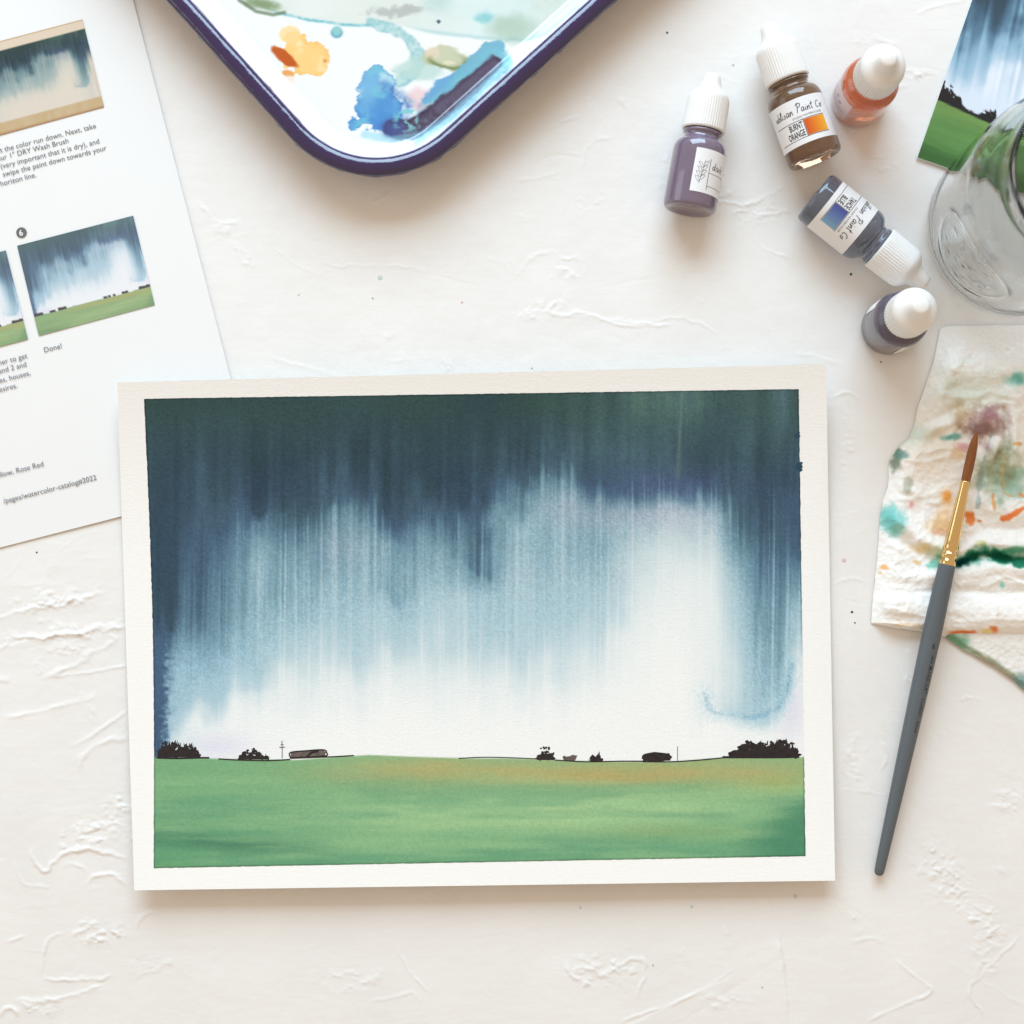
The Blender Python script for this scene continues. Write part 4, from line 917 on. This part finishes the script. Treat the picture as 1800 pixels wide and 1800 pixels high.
def towel_rgb(x, y):
    w = fbm(x / 18, y / 18, 240, 4) - 0.5; w2 = fbm(x / 6, y / 6, 245, 3) - 0.5; g = vnoise(x / 8, y / 8, 247)
    c = np.zeros(x.shape + (3,)) + np.array((249, 248, 245.0))
    def st(cx, cy, rx, ry, col, al, soft=0.55, wob=0.9, rot=0.0):
        nonlocal c
        ct, s_ = math.cos(rot), math.sin(rot)
        uu = ((x - cx) * ct + (y - cy) * s_) / rx; vv = (-(x - cx) * s_ + (y - cy) * ct) / ry
        c = mix(c, col, al * sst(1.15, 1.15 - soft - 0.15, np.hypot(uu, vv) + wob * w + 0.3 * w2))
    def ln(pts, wd, col, al, wob=8):
        nonlocal c
        c = mix(c, col, al * sst(wd, wd * 0.25, seg_dist(x, y, smooth_line(pts, 5)) + wob * w * 2))
    st(1700, 690, 90, 60, (214, 222, 206), 0.7, 0.9); st(1610, 765, 50, 26, (200, 222, 206), 0.8, 0.9); st(1650, 800, 90, 80, (238, 224, 204), 0.6, 0.9)
    st(1760, 830, 62, 62, (176, 184, 152), 0.85, 0.8); st(1775, 850, 46, 40, (150, 200, 186), 0.7, 0.8); st(1755, 815, 30, 45, (140, 138, 100), 0.6, 0.7)
    st(1728, 742, 54, 34, (168, 132, 124), 0.85, 0.8); st(1722, 752, 40, 22, (132, 98, 92), 0.8, 0.8); st(1742, 728, 28, 18, (176, 136, 146), 0.7, 0.8); st(1690, 730, 26, 26, (196, 168, 130), 0.7, 0.8)
    st(1672, 768, 26, 8, (84, 160, 146), 0.8, 0.8, 0.8, -0.2); st(1694, 786, 16, 10, (226, 166, 176), 0.8, 0.8); st(1735, 784, 16, 14, (200, 160, 170), 0.6, 0.8)
    ln([(1742, 765), (1732, 800), (1722, 850), (1718, 890)], 6, (140, 176, 176), 0.5, 6)
    ln([(1765, 800), (1762, 850), (1770, 870), (1780, 872)], 4, (214, 168, 96), 0.6, 5); ln([(1745, 870), (1748, 895)], 4, (226, 150, 76), 0.7, 3)
    st(1788, 664, 26, 20, (150, 210, 198), 0.8, 0.8); st(1788, 664, 16, 12, (104, 186, 172), 0.7, 0.8); st(1569, 916, 27, 32, (142, 208, 202), 0.9, 0.45, 0.6, -0.5); st(1566, 912, 18, 22, (104, 190, 186), 0.6, 0.9)
    st(1665, 873, 15, 22, (248, 204, 150), 0.8, 0.7, 0.6); st(1665, 873, 10, 15, (240, 158, 70), 0.8, 0.7, 0.5); st(1664, 902, 22, 34, (248, 206, 156), 0.7, 0.9); st(1684, 800, 14, 18, (244, 208, 164), 0.7, 0.8)
    st(1705, 912, 9, 16, (240, 138, 66), 0.9, 0.6, 2.2, -0.5); st(1722, 916, 6, 3, (240, 140, 70), 0.8); ln([(1764, 912), (1785, 902), (1802, 892), (1830, 884)], 7, (242, 130, 66), 0.95, 6)
    st(1790, 780, 10, 5, (226, 170, 90), 0.7); ln([(1795, 870), (1815, 878)], 5, (240, 150, 80), 0.7, 4)
    st(1574, 812, 13, 22, (118, 130, 112), 0.85, 0.8, 1.8); st(1584, 800, 14, 9, (96, 140, 132), 0.7, 0.8, 1.6); st(1595, 850, 12, 16, (176, 180, 160), 0.7, 0.8, 1.8)
    st(1602, 887, 6, 9, (240, 170, 178), 0.8, 0.8); st(1655, 925, 36, 20, (246, 206, 150), 0.7, 0.9); st(1622, 965, 26, 14, (236, 206, 140), 0.7, 0.9); st(1611, 988, 8, 4, (218, 180, 110), 0.7, 0.8, 2.2); st(1650, 935, 22, 8, (232, 176, 140), 0.7, 0.9)
    st(1650, 972, 26, 16, (206, 220, 170), 0.6, 0.9); st(1551, 997, 9, 5, (242, 180, 120), 0.85, 0.7, 2.4); st(1546, 1008, 5, 4, (244, 200, 150), 0.7, 0.8, 2.2)
    ln([(1640, 992), (1680, 986), (1700, 984), (1725, 972), (1750, 974), (1775, 984), (1830, 978)], 17, (110, 190, 164), 0.8, 14); ln([(1690, 986), (1722, 972), (1750, 975), (1775, 986), (1830, 982)], 12, (36, 124, 94), 0.95, 12); ln([(1700, 984), (1722, 975), (1752, 978), (1778, 987)], 7, (20, 92, 72), 0.7, 9)
    st(1690, 988, 18, 10, (16, 74, 78), 0.97, 0.6); st(1790, 968, 30, 9, (60, 150, 112), 0.8, 0.7); st(1660, 994, 20, 8, (60, 160, 144), 0.7, 0.8); st(1725, 955, 10, 6, (206, 216, 140), 0.6)
    st(1762, 1028, 6, 9, (150, 222, 212), 0.85, 0.7); ln([(1672, 1113), (1690, 1113), (1712, 1112)], 6, (240, 120, 56), 0.95, 3); st(1750, 1106, 9, 8, (242, 140, 80), 0.95, 0.5, 1.4); st(1734, 1110, 12, 5, (244, 226, 150), 0.9); st(1600, 1098, 30, 4, (244, 216, 184), 0.8)
    for cx, cy in [(1579, 1090), (1640, 824), (1700, 880)]: st(cx, cy, 5, 3, (244, 200, 160), 0.6, 0.8, 2.0)
    return np.clip(c, 0, 255)
rgb = lin(towel_rgb(x, y)) * 0.95
X, Y = P(x, y, z)
def skirted(name, X, Y, Z, rgb, m, parent, zlow=0.00025):
    """cloth top with its edge turned down to the table"""
    X2 = np.pad(X, 1, mode='edge'); Y2 = np.pad(Y, 1, mode='edge'); Z2 = np.pad(Z, 1, constant_values=zlow); r2 = np.pad(rgb, ((1, 1), (1, 1), (0, 0)), mode='edge')
    X2[:, 0] += 0.0006; X2[:, -1] -= 0.0006; Y2[0, :] -= 0.0006; Y2[-1, :] += 0.0006
    return grid(name, X2, Y2, Z2, m, parent, r2)
skirted('top_layer', X, Y, z, rgb, M['towel'], towel)
# the lower layer peeping out
uu, vv = np.meshgrid(np.linspace(0, 1, 120), np.linspace(0, 1, 70))
x0 = 1664 + 240 * uu; ylow = np.interp(x0, [1664, 1690, 1720, 1760, 1800, 1830, 1910], [1121, 1140, 1156, 1180, 1211, 1228, 1236]) + 3 * (vnoise(x0 / 12, x0 * 0, 260) - 0.5)
x = x0; y = 1085 + vv * (ylow - 1085)
h2 = 0.8 + 1.3 * sst(0, 14, ylow - y) + 0.6 * fbm(x / 30, y / 25, 262) ; 
c = np.zeros(x.shape + (3,)) + np.array((244, 242, 238.0)); ed = ylow - y; nn = fbm(x / 14, y / 14, 266)
c = mix(c, (168, 190, 164), 0.95 * sst(15, 6, ed + 10 * (nn - 0.5))); c = mix(c, (120, 168, 132), 0.9 * sst(34, 10, np.hypot(x - 1684, (y - 1128) * 1.6) + 20 * (nn - 0.5))); c = mix(c, (176, 160, 140), 0.8 * sst(8, 3, ed) * sst(1700, 1730, x)); c = mix(c, (110, 150, 146), 0.8 * sst(26, 5, np.hypot(x - 1795, y - 1200)))
z = h2 * 0.001; X, Y = P(x, y, z)
skirted('lower_layer', X, Y, z, lin(c) * ALB, M['towel'], towel)

# ------------------------------------------------------------------ paintbrush
brush = empty('paintbrush', 'grey paintbrush with gold ferrule resting its brown tip on the towel', 'brush')
T0 = Vector((*P(1717, 757, 0.0125), 0.0125)); T1 = Vector((*P(1544, 1539, 0.0030), 0.0030))
axd = (T1 - T0); BL = axd.length; axd.normalize()
upv = Vector((0, 0, 1)); up_ = (upv - axd * upv.dot(axd)).normalized(); sd = axd.cross(up_).normalized()
bm = Matrix((sd, -up_, axd)).transposed().to_4x4(); bm.translation = T0       # local: z runs from tip to handle end, -y is up
brush.matrix_world = bm
L = BL * 1000
lathe('bristles', [(0.01, 0), (0.5, 0.8), (1.2, 3), (1.8, 6.5), (2.1, 11), (2.1, 17), (1.95, 22.6), (1.85, 26)], 40, M['bristle'], brush)
lathe('ferrule', [(1.75, 22.4), (2.0, 22.2), (2.05, 22.6), (2.2, 28), (2.9, 42), (3.35, 50.5), (3.6, 51.6), (3.5, 52.4), (3.0, 53), (2.95, 53.4), (3.4, 54.0), (3.65, 54.8), (3.4, 55.5), (3.0, 56.1), (2.98, 56.5), (3.55, 57.2), (3.62, 59.2), (3.5, 59.4)], 48, M['gold'], brush)
lathe('handle', [(3.4, 58.5), (3.62, 59.4), (3.8, 66), (4.1, 80), (4.15, 92), (3.9, 112), (3.5, 135), (3.0, 160), (2.5, 184), (2.25, L - 4), (2.1, L - 1.6), (1.6, L - 0.5), (0.9, L - 0.1), (0.01, L)], 48, M['handle'], brush)
hdl = [o for o in brush.children if o.name.startswith('handle')][0]
def on_handle(me_flat, faces, z0, ang, name='lettering'):
    """text running down the handle toward its end; flat x = along, flat y = round the handle"""
    V = []
    for a_, b_ in me_flat:
        zz = z0 + a_; R = np.interp(zz, [59, 66, 80, 92, 112, 135, 160], [3.62, 3.8, 4.1, 4.15, 3.9, 3.5, 3.0]) + 0.045
        th = ang - b_ / R
        V.append((R * math.sin(th), -R * math.cos(th), zz))
    build(name, np.array(V) * 0.001, faces, M['blackbrush'], hdl, False)
def handle_text(body, z0, size, ang=0.30, xs=1.0, off=0.0, hd=False):
    if hd:
        st, LL = hand(body, size); v_, f_ = ribbons(st, 0.25); on_handle(v_, f_, z0, ang)
    else:
        me = text_mesh(body, size, 'LEFT', xs, off); on_handle([(q.co.x, q.co.y) for q in me.vertices], [tuple(p.vertices) for p in me.polygons], z0, ang)
HANDLE_SIGN = -0.25
me = text_mesh('6', 3.4, 'LEFT', 0.95)
on_handle([(-(q.co.y), q.co.x) for q in me.vertices], [tuple(p.vertices) for p in me.polygons], 96.0, -0.05)
handle_text("let's", 98.8, 2.6, HANDLE_SIGN, 0.9)
handle_text("MAKE ART", 103.4, 2.7, HANDLE_SIGN, 1.0, 0.03)
handle_text("CLASSIC", 118.0, 2.1, HANDLE_SIGN, 1.0)
handle_text("Round", 128.3, 1.9, HANDLE_SIGN, 1.0)

# ------------------------------------------------------------------ glass jar
jar = empty('glass_jar', 'clear glass jar with an embossed oval on its side', 'jar')
jx, jy = P(1782, 402); jar.location = (jx, jy, 0.0006); jar.scale = (1.07, 1.07, 1.0)
OUT = [(0.01, 1.4), (20, 1.2), (29, 0.4), (32, 0.05), (34.5, 0.6), (36.4, 2.4), (37.2, 6), (37.4, 14), (37.8, 40), (38.0, 72), (37.4, 80), (35.4, 87), (32.6, 92), (31.2, 95), (31.2, 101), (31.2, 107), (30.6, 108.6), (29.6, 109)]
INN = [(29.4, 108.6), (29.2, 106), (29.3, 96), (30.8, 92), (33.8, 86.4), (35.9, 79.4), (36.5, 72), (36.3, 40), (35.8, 14), (35.0, 8), (32, 5.4), (28, 4.4), (18, 4.6), (0.01, 5.2)]
def resample(p, n=3):
    return smooth_line(p, n)
phi = math.atan2(-jy, -jx)                     # world direction from the jar to the point under the lens
op = []
for (r0, z0), (r1, z1) in zip(OUT[:-1], OUT[1:]):
    k = max(1, int(abs(z1 - z0) / 0.6)) if 10 < z1 < 76 else 3
    op += [(r0 + (r1 - r0) * q / k, z0 + (z1 - z0) * q / k) for q in range(k)]
op = np.array(op + [OUT[-1]] + smooth_line(INN, 3)); n_out = len(op) - len(smooth_line(INN, 3))
NSEG = 400
th = np.arange(NSEG) * 2 * math.pi / NSEG
rr = np.repeat(op[:, :1], NSEG, 1); zz = np.repeat(op[:, 1:], NSEG, 1)
arc = ((th[None, :] - phi + math.pi) % (2 * math.pi) - math.pi) * rr
rho = np.hypot(arc / 21.0, (zz - 41) / 23.0)
rel = 0.30 * np.exp(-((rho - 1) * 22 / 1.5) ** 2) + 0.10 * np.exp(-((rho - 0.88) * 22 / 1.0) ** 2)      # the embossed oval, its inner line
wv = 1 - np.abs(2 * fbm(arc / 6.5, zz / 8.0, 270, 2) - 1)
rel += sst(0.86, 0.72, rho) * (0.16 * sst(0.60, 0.98, wv) + 0.07 * sst(0.55, 0.7, fbm(arc / 2.2, zz / 2.2, 275, 2)))   # worn relief inside it
rr = rr + rel * (np.arange(len(op)) < n_out)[:, None]
V = np.stack([rr * np.cos(th), rr * np.sin(th), zz], -1).reshape(-1, 3) * 0.001
F = [];
for i in range(len(op) - 1):
    a = i * NSEG + np.arange(NSEG); b = i * NSEG + (np.arange(NSEG) + 1) % NSEG
    F.append(np.stack([a, b, b + NSEG, a + NSEG], 1))
build('jar_wall', V, np.concatenate(F), M['glass'], jar)
